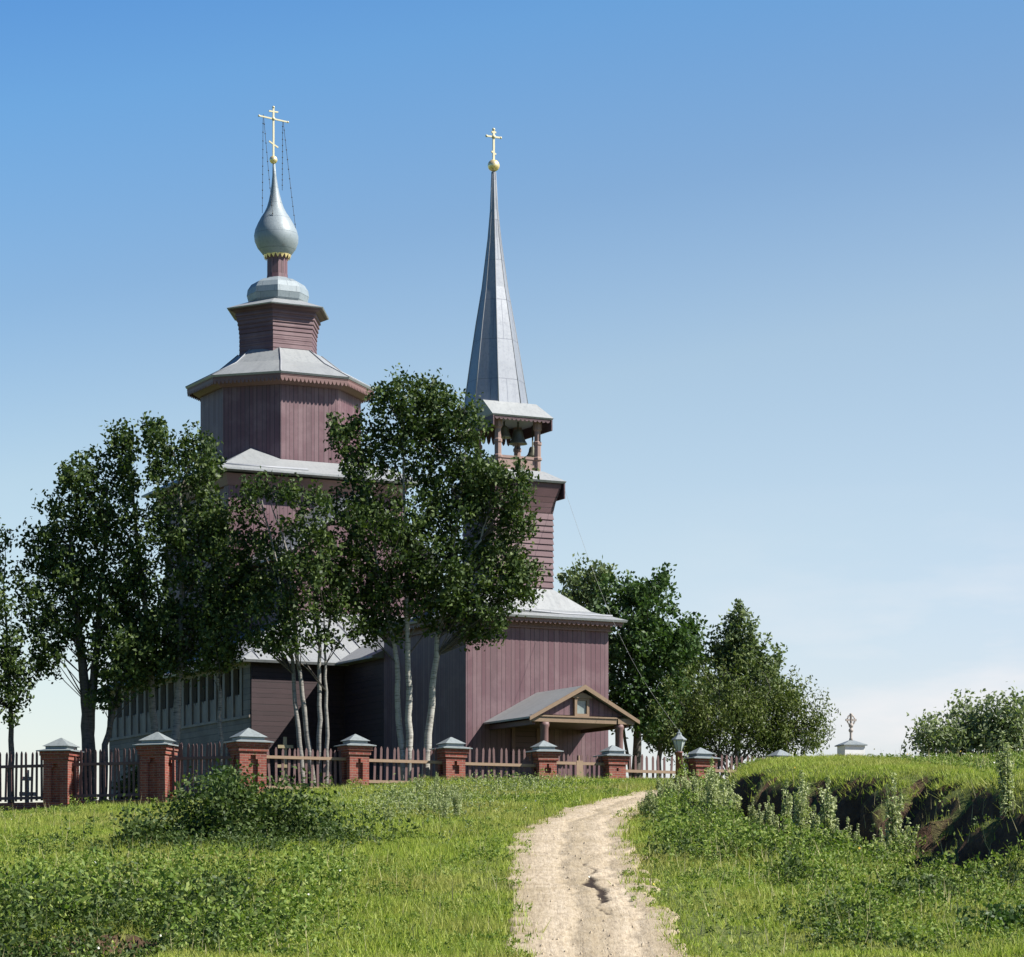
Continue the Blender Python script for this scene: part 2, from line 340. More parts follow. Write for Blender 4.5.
def lip_dist(x, y):
    """signed distance to the edge of the cut (positive on the mound) and the local width of the slope"""
    best = np.full(x.shape, 1e9); w = np.ones(x.shape); sgn = np.ones(x.shape)
    for (a, b, wa, wb) in zip(LIP[:-1], LIP[1:], LIPW[:-1], LIPW[1:]):
        d = b-a; t = np.clip(((x-a[0])*d[0]+(y-a[1])*d[1])/(d@d), 0, 1)
        dx = x-(a[0]+t*d[0]); dy = y-(a[1]+t*d[1]); q = np.hypot(dx, dy); s = -(d[0]*dy-d[1]*dx)
        m = q < best; best = np.where(m, q, best); w = np.where(m, wa+(wb-wa)*t, w); sgn = np.where(m, np.sign(s), sgn)
    return best*sgn, w
def base_h(x, y):
    fy = np.minimum(fence_y(x), 112); fz = np.interp(x, FX, FZ)
    t = (y-45)/(fy-45); near = -.5-1.1*np.clip((45-y)/45, -1, 3)
    s = np.clip(t, 0, 1); s2 = s+.055*np.sin(np.pi*s)
    z = np.where(t < 0, near, -.5+(fz+.5)*s2)
    far = y-fy
    z = z+np.where(far > 0, .45*sstep(0, 12, far)*sstep(-14, 0, x), 0)
    z = z-14*sstep(50, 160, far)-.9*sstep(1.5, 9, far)*sstep(-9, -14, x)
    return z
def ground_h(x, y, rough=True):
    x = np.asarray(x, float); y = np.asarray(y, float)
    z = base_h(x, y)
    d, w = lip_dist(x, y)
    nz = fbm(x*.8, y*.8)-.47
    top = np.where(y < 88, np.where(y < 77, 4.10+(y-77)*.066, 4.10+(y-77)*.080), 4.97)+.12*sstep(12, 16, x)
    top = np.where(y < 70, np.maximum(top, 2.2+(y-60)*.11), top)
    top = np.maximum(top, z+.0)
    m = sstep(-w, 0, d+nz*2.2*np.minimum(w, 1.4)+(fbm(x*2.3, y*2.3, 3)-.44)*.7)
    z = z*(1-m)+top*m
    # hollow at the foot of the cut, small scarp near the lower left corner
    z = z+(.10*sstep(-5.5, -2., d)-1.15*np.exp(-((d+1.5)/1.4)**2))*sstep(4.6, 6.2, x)*sstep(12.5, 10., x)
    z = z+.42*(fbm(x*.75+7, y*.55+3)-.47)*sstep(3.6, 5.2, x)*sstep(70, 64, y)+.3*(fbm(x*.7, y*.5)-.47)*sstep(-2, -4, x)*sstep(64, 56, y)
    yl = 47.2+.5*np.sin(x*.9)+.7*nz
    z = z-.42*sstep(yl+.18, yl-.1, y)*sstep(-5.2, -6.2, x)
    z = z-.25*np.exp(-((x-9.2)/1.3)**2-((y-60)/2.5)**2)
    if rough: z = z+(.16*nz*(1-path_mask(x, y))+.10*(fbm(x*2.6, y*2.6, 3)-.44))*sstep(150, 100, y)*(1-.75*path_mask(x, y))
    return z
PL = [(957, 514), (930, 516), (900, 517), (870, 520), (850, 522), (836, 526), (822, 545), (810, 573), (800, 608), (794, 636), (790, 655), (786, 690)]
PR = [(957, 690), (930, 672), (900, 652), (870, 634), (850, 624), (836, 621), (822, 624), (810, 632), (804, 645), (799, 662), (795, 680), (792, 705)]
def row_y(py, px):
    ys = np.linspace(40, 112, 1200); x = (px-CX)*ys/F; z = base_h(x, ys); r = HY-F*z/ys
    k = np.argmax(r <= py); return ys[k] if r.min() <= py else ys[np.argmin(r)]
def edge_pts(P):
    o = []
    for py, px in P:
        y = row_y(py, px); o.append(((px-CX)*y/F, y))
    return np.array(o)
EL = edge_pts(PL); ER = edge_pts(PR)
EL[:, 0] -= .18*np.clip((EL[:, 1]-50)/14, 0, 1); ER[:, 0] += .20*np.clip((ER[:, 1]-50)/14, 0, 1)
for E in (EL, ER):
    for i in range(1, len(E)): E[i, 1] = max(E[i, 1], E[i-1, 1]+.25)
ELX = np.vstack([[EL[0, 0]-.3, 10], EL, [EL[-1, 0]+8, EL[-1, 1]+4]]); ERX = np.vstack([[ER[0, 0]+.3, 10], ER, [ER[-1, 0]+8, ER[-1, 1]+2]])
def path_mask(x, y):
    xl = np.interp(y, ELX[:, 1], ELX[:, 0]); xr = np.interp(y, ERX[:, 1], ERX[:, 0])
    return sstep(-.35, .15, np.minimum(x-xl, xr-x))
def grid_obj(name, xs, ys, m, hf):
    X, Y = np.meshgrid(xs, ys); Z = hf(X, Y); nx = len(xs); ny = len(ys)
    v = np.stack([X, Y, Z], -1).reshape(-1, 3)
    i, j = np.meshgrid(np.arange(nx-1), np.arange(ny-1)); a = (j*nx+i).ravel(); f = np.stack([a, a+1, a+nx+1, a+nx], 1)
    me = bpy.data.meshes.new(name); me.vertices.add(len(v)); me.vertices.foreach_set('co', v.ravel().astype(np.float32))
    me.loops.add(f.size); me.loops.foreach_set('vertex_index', f.ravel().astype(np.int32)); me.polygons.add(len(f))
    me.polygons.foreach_set('loop_start', np.arange(0, f.size, 4, dtype=np.int32)); me.polygons.foreach_set('loop_total', np.full(len(f), 4, dtype=np.int32))
    me.polygons.foreach_set('use_smooth', np.ones(len(f), bool)); me.materials.append(m); me.update(calc_edges=True)
    o = bpy.data.objects.new(name, me); COL.objects.link(o); return o
xs = np.unique(np.concatenate([np.linspace(-4000, -60, 14), np.linspace(-60, -24, 30), np.arange(-24, 24.01, .24), np.linspace(24, 60, 30), np.linspace(60, 4000, 14)]))
ys = np.unique(np.concatenate([np.linspace(-200, 0, 8), np.linspace(0, 38, 12), np.arange(38, 110.01, .24), np.linspace(110, 330, 60), np.linspace(330, 6000, 14)]))
gr = grid_obj('ground', xs, ys, M['turf'], lambda x, y: ground_h(x, y)-.14*path_mask(x, y)*sstep(112, 105, y)); gr['kind'] = 'structure'

def build_path():
    pw = np.concatenate([np.linspace(38, EL[-1, 1]+1.5, 420)]); nu = 56; V = []; damp = []; wear = []
    for y in pw:
        xl = float(np.interp(y, ELX[:, 1], ELX[:, 0]))-.12; xr = float(np.interp(y, ERX[:, 1], ERX[:, 0]))+.12
        xl += .28*(vnoise(np.array(y*1.3), np.array(3.3))-.5)+.15*(vnoise(np.array(y*4.), np.array(7.3))-.5); xr += .5*(vnoise(np.array(y*1.1), np.array(9.1))-.5)+.2*(vnoise(np.array(y*4.), np.array(1.3))-.5)
        u = np.linspace(0, 1, nu); x = xl+(xr-xl)*u; yy = np.full(nu, y)
        z = ground_h(x, yy)+.015
        wob = .03*math.sin(y*.5)
        rut = -.07*np.exp(-((u-.42-wob)/.045)**2)-.06*np.exp(-((u-.78-wob)/.045)**2)-.03*np.exp(-((u-.58-wob)/.03)**2)
        z = z+rut*.38*(xr-xl)/2.6+.016*(fbm(x*5, yy*3)-.47)
        px = CX+F*x/y; hole = np.zeros(nu)
        cxr = 1.60+.09*math.sin(y*1.3)+.05*math.sin(y*3.1)+.012*(57-y); wdt = (.05+.16*float(vnoise(np.array(y*1.1), np.array(4.4)))**2)*(.85 if 53 < y < 57.5 else .3 if 51 < y < 61 else 0)
        if wdt: hole = np.exp(-((x-cxr)/(wdt+.03))**2)*(.75+.5*float(vnoise(np.array(y*2.6), np.array(8.8))))*(1 if 53 < y < 57.5 else .66)+.5*(fbm(x*8, yy*3)-.5)
        hole = sstep(.42, .6, hole)
        z = z-.03*hole; z[0] -= .05; z[-1] -= .05
        V += list(zip(x, yy, z)); damp += list(hole); wear += list(np.exp(-((u-.30-wob)/.13)**2)+np.exp(-((u-.72-wob)/.12)**2))
    f = [(j*nu+i, j*nu+i+1, (j+1)*nu+i+1, (j+1)*nu+i) for j in range(len(pw)-1) for i in range(nu-1)]
    me = bpy.data.meshes.new('dirt_path'); me.from_pydata([tuple(map(float, p)) for p in V], [], f); me.polygons.foreach_set('use_smooth', [True]*len(f)); me.materials.append(M['dirt'])
    a = me.attributes.new('damp', 'FLOAT', 'POINT'); a.data.foreach_set('value', np.array(damp, dtype=np.float32))
    a = me.attributes.new('wear', 'FLOAT', 'POINT'); a.data.foreach_set('value', np.array(wear, dtype=np.float32))
    o = bpy.data.objects.new('dirt_path', me); COL.objects.link(o); o['kind'] = 'structure'
build_path()

# ------------------------------------------------------------------ the wooden church
ZB = 5.2; TH = R_(27)
church = empty('wooden_church', (-1.7, 107, ZB), TH)
tag(church, 'plum painted wooden church with an onion domed octagon and a spired bell tower', 'church')
OFF = (0, 0, ZB)
def part(mb, name, m, parent=None): return mb.build(name, M[m] if isinstance(m, str) else m, parent or church, OFF)

# --- bell tower: square base, hipped roof, lapboard shaft, open belfry, spire
TU, TV = 3.0, 2.5
b = MB(); b.box(0, 6, 0, 7.3, 4.4, 11.45)
base = part(b, 'bell_tower_wall', 'plum')
b = MB()
for (u0, u1, v0, v1) in ((-.06, 6.06, -.06, -.003), (-.06, -.003, .0, 7.3), (6.003, 6.06, .0, 7.3)): b.box(u0, u1, v0, v1, 11.1, 11.47)
for (u0, u1, v0, v1) in ((-.1, 6.1, -.1, -.062), (-.1, -.062, -.06, 7.3)): b.box(u0, u1, v0, v1, 11.08, 11.13)
part(b, 'frieze', 'trim', base)
b = MB(); b.scallop((-.4, -.42), (6.4, -.42), 11.42, .16, .2, .03, (0, 1)); b.scallop((-.42, -.4), (-.42, 7.6), 11.42, .16, .2, .03, (1, 0))
part(b, 'valance', 'trim', base)
b = MB(); b.box(2.0, 2.9, -.05, -.004, 5.2, 7.35); door = part(b, 'door', 'plum_dk', base)
b = MB()
for q in ((1.86, 2.0, 5.2, 7.35), (2.9, 3.04, 5.2, 7.35), (1.84, 3.06, 7.35, 7.5)): b.box(q[0], q[1], -.09, -.003, q[2], q[3])
part(b, 'door_frame', 'trim', base)
b = MB(); h = 1.27; e = .52
b.loft([rect(0.02, 5.98, 0.02, 7.28, 11.46), rect(-e, 6+e, -e, 7.3+e, 11.42), rect(-e-.03, 6+e+.03, -e-.03, 7.3+e+.03, 11.5), rect(.5, 5.5, .42, 6.1, 11.86), rect(TU-h+.02, TU+h-.02, TV-h+.02, TV+h-.02, 12.75)])
rf = part(b, 'bell_tower_roof', 'roof')
b = MB()
for (p, q) in (((-.1, -.12, 11.72), (6.1, -.12, 11.68)), ((-.12, -.1, 11.70), (-.12, 7.3, 11.68))): b.tube([p, Vector(p).lerp(Vector(q), .33)+Vector((0, 0, .05)), Vector(p).lerp(Vector(q), .66)-Vector((0, 0, .02)), q], .045, 5)
part(b, 'snow_rail', 'roof_seam', rf)
b = MB(); rings = []; z = 12.55; k = 0
while z < 15.55:
    rings.append(rect(TU-h-.035, TU+h+.035, TV-h-.035, TV+h+.035, z)); rings.append(rect(TU-h, TU+h, TV-h, TV+h, z+.225)); z += .235
rings += [rect(TU-h, TU+h, TV-h, TV+h, 15.6)]
b.loft(rings)
shaft = part(b, 'bell_tower_shaft', 'plum_h')
b = MB(); ee = 1.62
b.loft([rect(TU-h-.01, TU+h+.01, TV-h-.01, TV+h+.01, 15.6), rect(TU-h-.08, TU+h+.08, TV-h-.08, TV+h+.08, 16.0), rect(TU-ee+.12, TU+ee-.12, TV-ee+.12, TV+ee-.12, 16.55), rect(TU-ee+.1, TU+ee-.1, TV-ee+.1, TV+ee-.1, 16.72)])
part(b, 'shaft_flare', 'plum_dk', shaft)
b = MB(); b.loft([rect(TU-ee, TU+ee, TV-ee, TV+ee, 16.73), rect(TU-ee-.04, TU+ee+.04, TV-ee-.04, TV+ee+.04, 16.8), rect(TU-1.02, TU+1.02, TV-1.02, TV+1.02, 17.22)])
lr = part(b, 'belfry_skirt_roof', 'roof')
b = MB(); b.box(TU+ee-.05, TU+ee+.0, TV-ee+.0, TV+ee, 16.15, 16.725); b.box(TU-ee, TU-ee+.05, TV-ee+.2, TV+ee, 16.15, 16.725); b.box(TU-ee+.06, TU+ee-.06, TV+ee-.05, TV+ee, 16.15, 16.725)
part(b, 'eave_board', 'plum_dk', lr)
pc = .84
for su in (-1, 1):
    for sv in (-1, 1):
        b = MB(); cu, cv = TU+su*pc, TV+sv*pc
        b.lathe([(.12, 17.1), (.12, 17.62), (.17, 17.66), (.17, 17.74), (.13, 17.78), (.13, 18.2), (.16, 18.24), (.16, 18.34), (.12, 18.38), (.12, 18.75), (.17, 18.82), (.17, 19.2)], cu, cv, 8, R_(22.5), False)
        part(b, 'belfry_post', 'post_wood')
b = MB()
for sv in (-1, 1): b.box(TU-pc+.1, TU+pc-.1, TV+sv*pc-.05, TV+sv*pc+.05, 17.66, 17.76); b.box(TU-pc+.1, TU+pc-.1, TV+sv*pc-.02, TV+sv*pc+.02, 17.15, 17.66)
for su in (-1, 1): b.box(TU+su*pc-.05, TU+su*pc+.05, TV-pc+.1, TV+pc-.1, 17.66, 17.76); b.box(TU+su*pc-.02, TU+su*pc+.02, TV-pc+.1, TV+pc-.1, 17.15, 17.66)
part(b, 'belfry_railing', 'post_wood')
es = 1.27; SU, SV = TU-.30, TV+.38
b = MB(); b.loft([rect(TU-es+.05, TU+es-.05, TV-es+.05, TV+es-.05, 19.15), rect(TU-es, TU+es, TV-es, TV+es, 19.17), rect(TU-es-.03, TU+es+.03, TV-es-.03, TV+es+.03, 19.22),
    rect(SU-1.13, SU+1.13, SV-1.13, SV+1.13, 19.80)])
sk = part(b, 'spire_skirt_roof', 'roof')
b = MB()
b.box(TU+es-.06, TU+es-.01, TV-es, TV+es, 18.75, 19.165); b.box(TU-es+.01, TU-es+.06, TV-es, TV+es, 18.75, 19.165); b.scallop((TU-es+.1, TV+es-.05), (TU+es-.1, TV+es-.05), 19.16, .62, .22, .04, (0, -1)); b.scallop((TU-es+.1, TV-es+.03), (TU+es-.1, TV-es+.03), 19.16, .12, .18, .03, (0, 1))
part(b, 'belfry_valance', 'plum_dk', sk)
prof = [(1.23, 19.78), (.985, 21.4), (.745, 22.9), (.50, 24.3), (.25, 26.2), (.15, 27.3), (.085, 28.75)]
b = MB(); rr = []
for r, z in prof:
    o = (z-19.78)*-.0
    rr.append([(SU-.012*(z-19.78)+r*math.cos(R_(22.5)+k*math.pi/4), SV+r*math.sin(R_(22.5)+k*math.pi/4), z) for k in range(8)])
b.loft(rr); spire = part(b, 'spire', 'spire')
for k in range(8):
    b = MB(); b.tube([Vector(r[k]) for r in rr], [.022]*3+[.018]*2+[.012, .01], 4); part(b, 'hip_seam', 'roof_seam', spire)
tu = SU-.012*9.2
def sphere(b, x, y, z, r, n=12): b.lathe([(r*math.sin(math.pi*k/n)+.001, z-r*math.cos(math.pi*k/n)) for k in range(n+1)], x, y, 16)
def cross(u, v, z0, H, Wd, t, seedtilt=0, low=True):
    b = MB(); b.box(u-t, u+t, v-t*.7, v+t*.7, z0, z0+H)
    def bar(zc, w, tilt=0):
        Mx = Matrix.Translation((u, v, zc)) @ Matrix.Rotation(tilt, 4, 'Y'); b.obox(Mx, -w, -t-.002, -t*.69, t*.69, -t*.8, t*.8); b.obox(Mx, t+.002, w, -t*.69, t*.69, -t*.8, t*.8)
    bar(z0+H*.76, Wd, seedtilt); bar(z0+H*.91, Wd*.32); bar(z0+H*.24, Wd*.36, .5)
    for du in (-Wd, Wd): sphere(b, u+du, v, z0+H*.76-du*math.tan(seedtilt), t*1.25, 6)
    sphere(b, u, v, z0+H, t*1.5, 6); sphere(b, u, v, z0+H*.76, t*2.1, 8)
    return b
b = MB(); sphere(b, tu, SV, 29.0, .23); part(b, 'ball', 'gold', spire)
part(cross(tu, SV, 29.2, 1.18, .3, .04), 'cross', 'palegold', spire)

# --- porch
b = MB(); pu0, pu1, pv = .95, 4.94, -3.65; zr0, zr1 = 7.62, 8.62; um = 2.94
b.loft([[(pu0+.2, v, 7.6), (pu1-.2, v, 7.6), (um, v, 8.52)] for v in (pv+.16, pv+.22)])
porch = part(b, 'porch_pediment', 'plum')
b = MB()
for s_ in (-1, 1):
    ue = um+s_*2.22; ze = 7.42
    for (v0, v1) in ((pv-.12, 0.0),):
        b.loft([[(um, v, 8.6), (ue, v, ze), (ue, v, ze+.07), (um, v, 8.68)] for v in (v0, v1)])
pr = part(b, 'porch_roof', 'roof', porch)
b = MB()
for s_ in (-1, 1):
    p = [(um, 8.53), (um+s_*2.26, 7.34), (um+s_*2.26, 7.47), (um, 8.70)]
    b.loft([[(u, v, z) for u, z in p] for v in (pv-.18, pv-.122)])
part(b, 'bargeboard', 'ochre', porch)
b = MB(); b.box(pu0-.1, pu1-.6, pv-.02, pv+.15, 7.32, 7.5); b.box(pu1-.58, pu1+.1, pv-.06, pv+.15, 7.32, 7.52); b.box(pu0-.12, pu1-.6, pv-.06, pv+.15, 7.503, 7.56)
part(b, 'porch_beam', 'ochre', porch)
b = MB(); b.box(pu0, pu1, pv+.16, -.01, 7.34, 7.40)
for u in (pu0, pu1-.12): b.box(u, u+.12, pv+.16, -.01, 7.22, 7.337)
part(b, 'porch_ceiling', 'plum_dk', porch)
for u in (1.42, 4.5):
    b = MB(); b.lathe([(.17, 5.0), (.17, 5.4), (.14, 5.45), (.145, 7.1), (.18, 7.18), (.18, 7.31)], u, pv+.12, 14); part(b, 'porch_column', 'trim', porch)
b = MB(); wu = um-.02; wv = pv+.16
for q in ((wu-.3, wu-.2, 7.66, 8.14), (wu+.2, wu+.3, 7.66, 8.14), (wu-.3, wu+.3, 7.56, 7.658), (wu-.3, wu+.3, 8.142, 8.22)): b.box(q[0], q[1], wv-.12, wv-.005, q[2], q[3])
b.loft([[(wu-.4, v, 8.222), (wu+.4, v, 8.222), (wu+.4, v, 8.27), (wu, v, 8.42), (wu-.4, v, 8.27)] for v in (wv-.16, wv-.005)])
part(b, 'icon_frame', 'ochre', porch)
b = MB(); b.box(wu-.2, wu+.2, wv-.05, wv-.003, 7.66, 8.14); part(b, 'icon_pane', 'pane', porch)

# --- link behind the bell tower, gallery, refectory
b = MB(); b.box(0.05, 5.95, 7.3, 11.3, 4.4, 10.6); link = part(b, 'link_wall', 'shade_dark')
b = MB(); b.loft([[(-.5, v, 10.45), (6.5, v, 10.45), (6.5, v, 10.53), (3, v, 12.2), (-.5, v, 10.53)] for v in (7.32, 12.4)]); part(b, 'link_roof', 'roof', link)
GU0, GU1, GV0, GV1 = -4.0, 10.0, 11.3, 28.3
b = MB(); b.box(GU0, GU1, GV0, GV1, 4.3, 8.25); gal = part(b, 'gallery_lower_wall', 'grey_wood')
b = MB(); b.box(GU0+.03, GU1, GV0-.04, GV0-.003, 4.3, 10.6); part(b, 'front_boarding', 'shade_dark', gal)
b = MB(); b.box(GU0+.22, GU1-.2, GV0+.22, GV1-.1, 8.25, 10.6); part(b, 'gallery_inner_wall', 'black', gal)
b = MB(); b.box(GU0-.06, GU0+.2, GV0, GV1+.02, 8.252, 8.36); b.box(GU0-.03, GU0+.2, GV0, GV1, 10.3, 10.6); part(b, 'gallery_sill', 'grey_post', gal)
nb = 17; pitch = (GV1-GV0-1.0)/nb
for i in range(nb+1):
    v = GV0+1.0+i*pitch; b = MB(); b.box(GU0-.02, GU0+.2, v-.125, v+.125, 8.362, 10.298); part(b, 'gallery_post', 'grey_post')
    if i < nb:
        b = MB(); v0, v1 = v+.34, v+pitch-.13
        out = [(v0, 8.362), (v1, 8.362), (v1, 9.25), ((v0+v1)/2+.05, 9.25), ((v0+v1)/2, 9.12), ((v0+v1)/2-.05, 9.25), (v0, 9.25)]
        b.loft([[(u, q, z) for q, z in out] for u in (GU0+.06, GU0+.16)]); part(b, 'gallery_panel', 'grey_post')
b = MB(); b.box(GU0-.01, GU0+.2, GV0+.02, GV0+.75, 8.362, 10.298); part(b, 'corner_panel', 'grey_wood', gal)
def hip(z, k, u0=GU0-.6, u1=GU1+.6, v0=GV0-.5, v1=GV1+.6): return rect(u0+k, u1-k, v0+k, v1-k*.6, z)
b = MB(); b.loft([rect(GU0+.1, GU1-.1, GV0+.1, GV1-.1, 10.5), hip(10.42, 0.04), hip(10.52, 0), hip(13.1, 5.0)]); groof = part(b, 'gallery_roof', 'roof')
b = MB()
for i in range(21):
    u = GU0+.2+i*.72; kk = min(5.0, u-(GU0-.6), GU1+.6-u)
    if kk > .3: b.tube([(u, GV0-.5+.05, 10.56), (u, GV0-.5+kk-.05, 10.55+2.58*kk/5)], .02, 4)
for i in range(22):
    v = GV0+.3+i*.78; kk = min(5.0, v-(GV0-.5)) ; b.tube([(GU0-.55, v, 10.56), (GU0-.6+kk-.05, v, 10.55+2.58*kk/5)], .02, 4)
part(b, 'standing_seam', 'roof_seam', groof)
b = MB(); b.loft([[(-.2, v, 11.5), (6.2, v, 11.5), (6.2, v, 15.7), (3, v, 18.2), (-.2, v, 15.7)] for v in (16.2, 21.05)]); ref = part(b, 'refectory_wall', 'plum')
b = MB()
for s_ in (-1, 1):
    b.loft([[(3, v, 18.25), (3+s_*3.7, v, 15.36), (3+s_*3.7, v, 15.44), (3, v, 18.36)] for v in (15.75, 21.6)])
part(b, 'refectory_roof', 'roof', ref)

# --- nave, octagon, upper tier, domes
NU, NV = 3.0, 25.1; a = 4.03; Ro = 3.6
b = MB(); b.box(NU-a, NU+a, NV-a, NV+a, 6, 19.55); nave = part(b, 'nave_wall', 'plum')
for su in (-1, 1):
    b = MB(); b.box(NU+su*(a-.22)-.25, NU+su*(a-.22)+.25, NV-a-.12, NV-a-.003, 11.5, 19.5); part(b, 'corner_board', 'plum', nave)
    b = MB(); c0 = NU+su*a; b.box(min(c0+su*.003, c0+su*.12), max(c0+su*.003, c0+su*.12), NV-a-.12, NV-a+.4, 11.5, 19.5); part(b, 'corner_board', 'plum', nave)
b = MB(); b.loft([rect(NU-a-.16, NU+a+.16, NV-a-.16, NV+a+.16, 19.0), rect(NU-a-.3, NU+a+.3, NV-a-.3, NV+a+.3, 19.5)]); part(b, 'cornice', 'trim', nave)
b = MB(); er = a+.85; ez = 19.66
ec = [(NU-er, NV-er, ez), (NU+er, NV-er, ez), (NU+er, NV+er, ez), (NU-er, NV+er, ez)]
ov = ngon(8, Ro+.03, NU, NV, 20.42, R_(22.5))
cidx = [((4, 5), 0), ((6, 7), 1), ((0, 1), 2), ((2, 3), 3)]
ap = (Ro+.03)*math.cos(R_(22.5))
for (i, j), c in cidx:
    mid = (Vector(ov[i])+Vector(ov[j]))/2; mid.z = 20.98
    b.poly([ec[c], ov[j], mid]); b.poly([ec[c], mid, ov[i]])
    nx = (c+1) % 4; nxt = {0: 6, 1: 0, 2: 2, 3: 4}[c]
    b.poly([ec[c], ec[nx], ov[nxt], ov[j]])
lo = [(x, y, z-.08) for x, y, z in ec]
for k in range(4): b.poly([ec[k], ec[(k+1) % 4], lo[(k+1) % 4], lo[k]])
b.poly(lo)
nroof = part(b, 'nave_skirt_roof', 'roof')
b = MB(); b.tube([(NU-er+.25, NV-er+.35, ez+.16), (NU-.6, NV-er+.3, ez+.17)], .06, 5); b.tube([(NU-er+.35, NV-er+.25, ez+.16), (NU-er+.3, NV+1, ez+.17)], .06, 5); part(b, 'snow_rail', 'roof_seam', nroof)
b = MB(); b.loft([ngon(8, Ro, NU, NV, 19.7, R_(22.5)), ngon(8, Ro, NU, NV, 24.05, R_(22.5))]); octw = part(b, 'octagon_wall', 'plum')
b = MB()
b.loft([ngon(8, Ro+.08, NU, NV, 23.72, R_(22.5)), ngon(8, Ro+.12, NU, NV, 23.72, R_(22.5)), ngon(8, Ro+.62, NU, NV, 24.04, R_(22.5)), ngon(8, Ro, NU, NV, 24.06, R_(22.5))])
part(b, 'octagon_cornice', 'trim', octw)
b = MB(); ev = ngon(8, Ro+.6, NU, NV, 0, R_(22.5))
for k in range(8):
    p, q = Vector(ev[k][:2]), Vector(ev[(k+1) % 8][:2]); inw = (Vector((NU, NV))-(p+q)/2).normalized(); b.scallop(p, q, 24.10, .3, .19, .03, inw)
part(b, 'octagon_valance', 'trim', octw)
b = MB(); b.loft([ngon(8, Ro+.63, NU, NV, 24.1, R_(22.5)), ngon(8, Ro+.68, NU, NV, 24.18, R_(22.5)), ngon(8, 2.75, NU, NV, 24.95, R_(22.5)), ngon(8, 1.86, NU-.05, NV, 25.65, R_(22.5))])
oroof = part(b, 'octagon_roof', 'roof')
b = MB(); A_ = ngon(8, Ro+.68, NU, NV, 24.19, R_(22.5)); B_ = ngon(8, 2.76, NU, NV, 24.96, R_(22.5)); C_ = ngon(8, 1.87, NU-.05, NV, 25.66, R_(22.5))
for k in range(8): b = MB(); b.tube([A_[k], B_[k], C_[k]], .03, 4); part(b, 'hip_seam', 'roof_seam', oroof)
UU, UV = NU-.12, NV; hr = R_(270-27-4)
hr = R_(180+ (90-27) - 2.5)
b = MB(); rings = []
for i in range(11):
    z = 25.5+i*.19; t = max(0, (z-26.1)/1.35); r = 1.88+.28*t*t+ (.0)
    rings += [ngon(6, r+.02, UU, UV, z, hr), ngon(6, r, UU, UV, z+.17, hr)]
b.loft(rings); tier = part(b, 'upper_tier_wall', 'plum_h')
b = MB(); b.loft([ngon(6, 2.1, UU, UV, 27.36, hr), ngon(6, 2.42, UU, UV, 27.5, hr), ngon(6, 2.3, UU, UV, 27.51, hr)]); part(b, 'tier_cornice', 'plum_dk', tier)
b = MB(); b.loft([ngon(6, 2.47, UU, UV, 27.513, hr), ngon(6, 2.5, UU, UV, 27.56, hr), ngon(6, 1.3, UU, UV, 27.98, hr)]); part(b, 'upper_tier_roof', 'roof')
DU = UU-.02
b = MB(); b.lathe([(1.18, 27.85), (1.33, 28.05), (1.40, 28.32), (1.36, 28.58), (1.2, 28.82), (.92, 28.98), (.62, 29.06), (.52, 29.12)], DU, NV, 8, R_(22.5), False); part(b, 'lower_dome', 'dome')
b = MB(); b.lathe([(.50, 29.05), (.47, 29.3), (.47, 30.0), (.60, 30.12)], DU-.03, NV, 10, 0, False); drum = part(b, 'dome_drum', 'plum')
b = MB(); n = 18
for k in range(n):
    an = 2*math.pi*k/n; an2 = 2*math.pi*(k+1)/n; am = (an+an2)/2; r = .63
    p = [(DU-.03+r*math.cos(an), NV+r*math.sin(an), 30.17), (DU-.03+r*math.cos(an2), NV+r*math.sin(an2), 30.17), (DU-.03+(r-.06)*math.cos(am), NV+(r-.06)*math.sin(am), 29.98)]
    q = [(DU-.03+(x-DU+.03)*.95, NV+(y-NV)*.95, z) for x, y, z in p]; b.loft([p, q])
part(b, 'gilded_trim', 'gold', drum)
b = MB(); OU = DU-.05
b.lathe([(.60, 30.14), (.66, 30.2), (.86, 30.45), (.98, 30.75), (1.0, 31.02), (.94, 31.3), (.80, 31.6), (.64, 31.88), (.49, 32.1), (.38, 32.32), (.29, 32.6), (.2, 32.98), (.14, 33.35), (.09, 33.75), (.055, 34.4)], OU, NV, 12, R_(12), True, -.034)
onion = part(b, 'onion_dome', 'dome')
CU = OU-.034*4.3-.02
b = MB(); sphere(b, CU, NV, 34.45, .18); part(b, 'ball', 'gold', onion)
crs = part(cross(CU, NV, 34.62, 2.2, .70, .04, .08), 'dome_cross', 'palegold')
b = MB()
for (u0, z0, u1, v1, z1) in ((-.50, 36.42, -.52, .05, 32.0), (-.48, 36.42, -.25, -.6, 31.5), (.45, 36.3, .55, .3, 33.2), (.47, 36.3, .98, -.3, 31.2)):
    p = Vector((CU+u0, NV, z0)); q = Vector((CU+u1, NV+v1, z1)); b.tube([p.lerp(q, k/12)-Vector((0, 0, .1*math.sin(math.pi*k/12))) for k in range(13)], .011, 4)
    for k in range(1, 12): c = p.lerp(q, k/12)-Vector((0, 0, .1*math.sin(math.pi*k/12))); sphere(b, c.x, c.y, c.z, .03, 4)
part(b, 'chain', 'iron', crs)

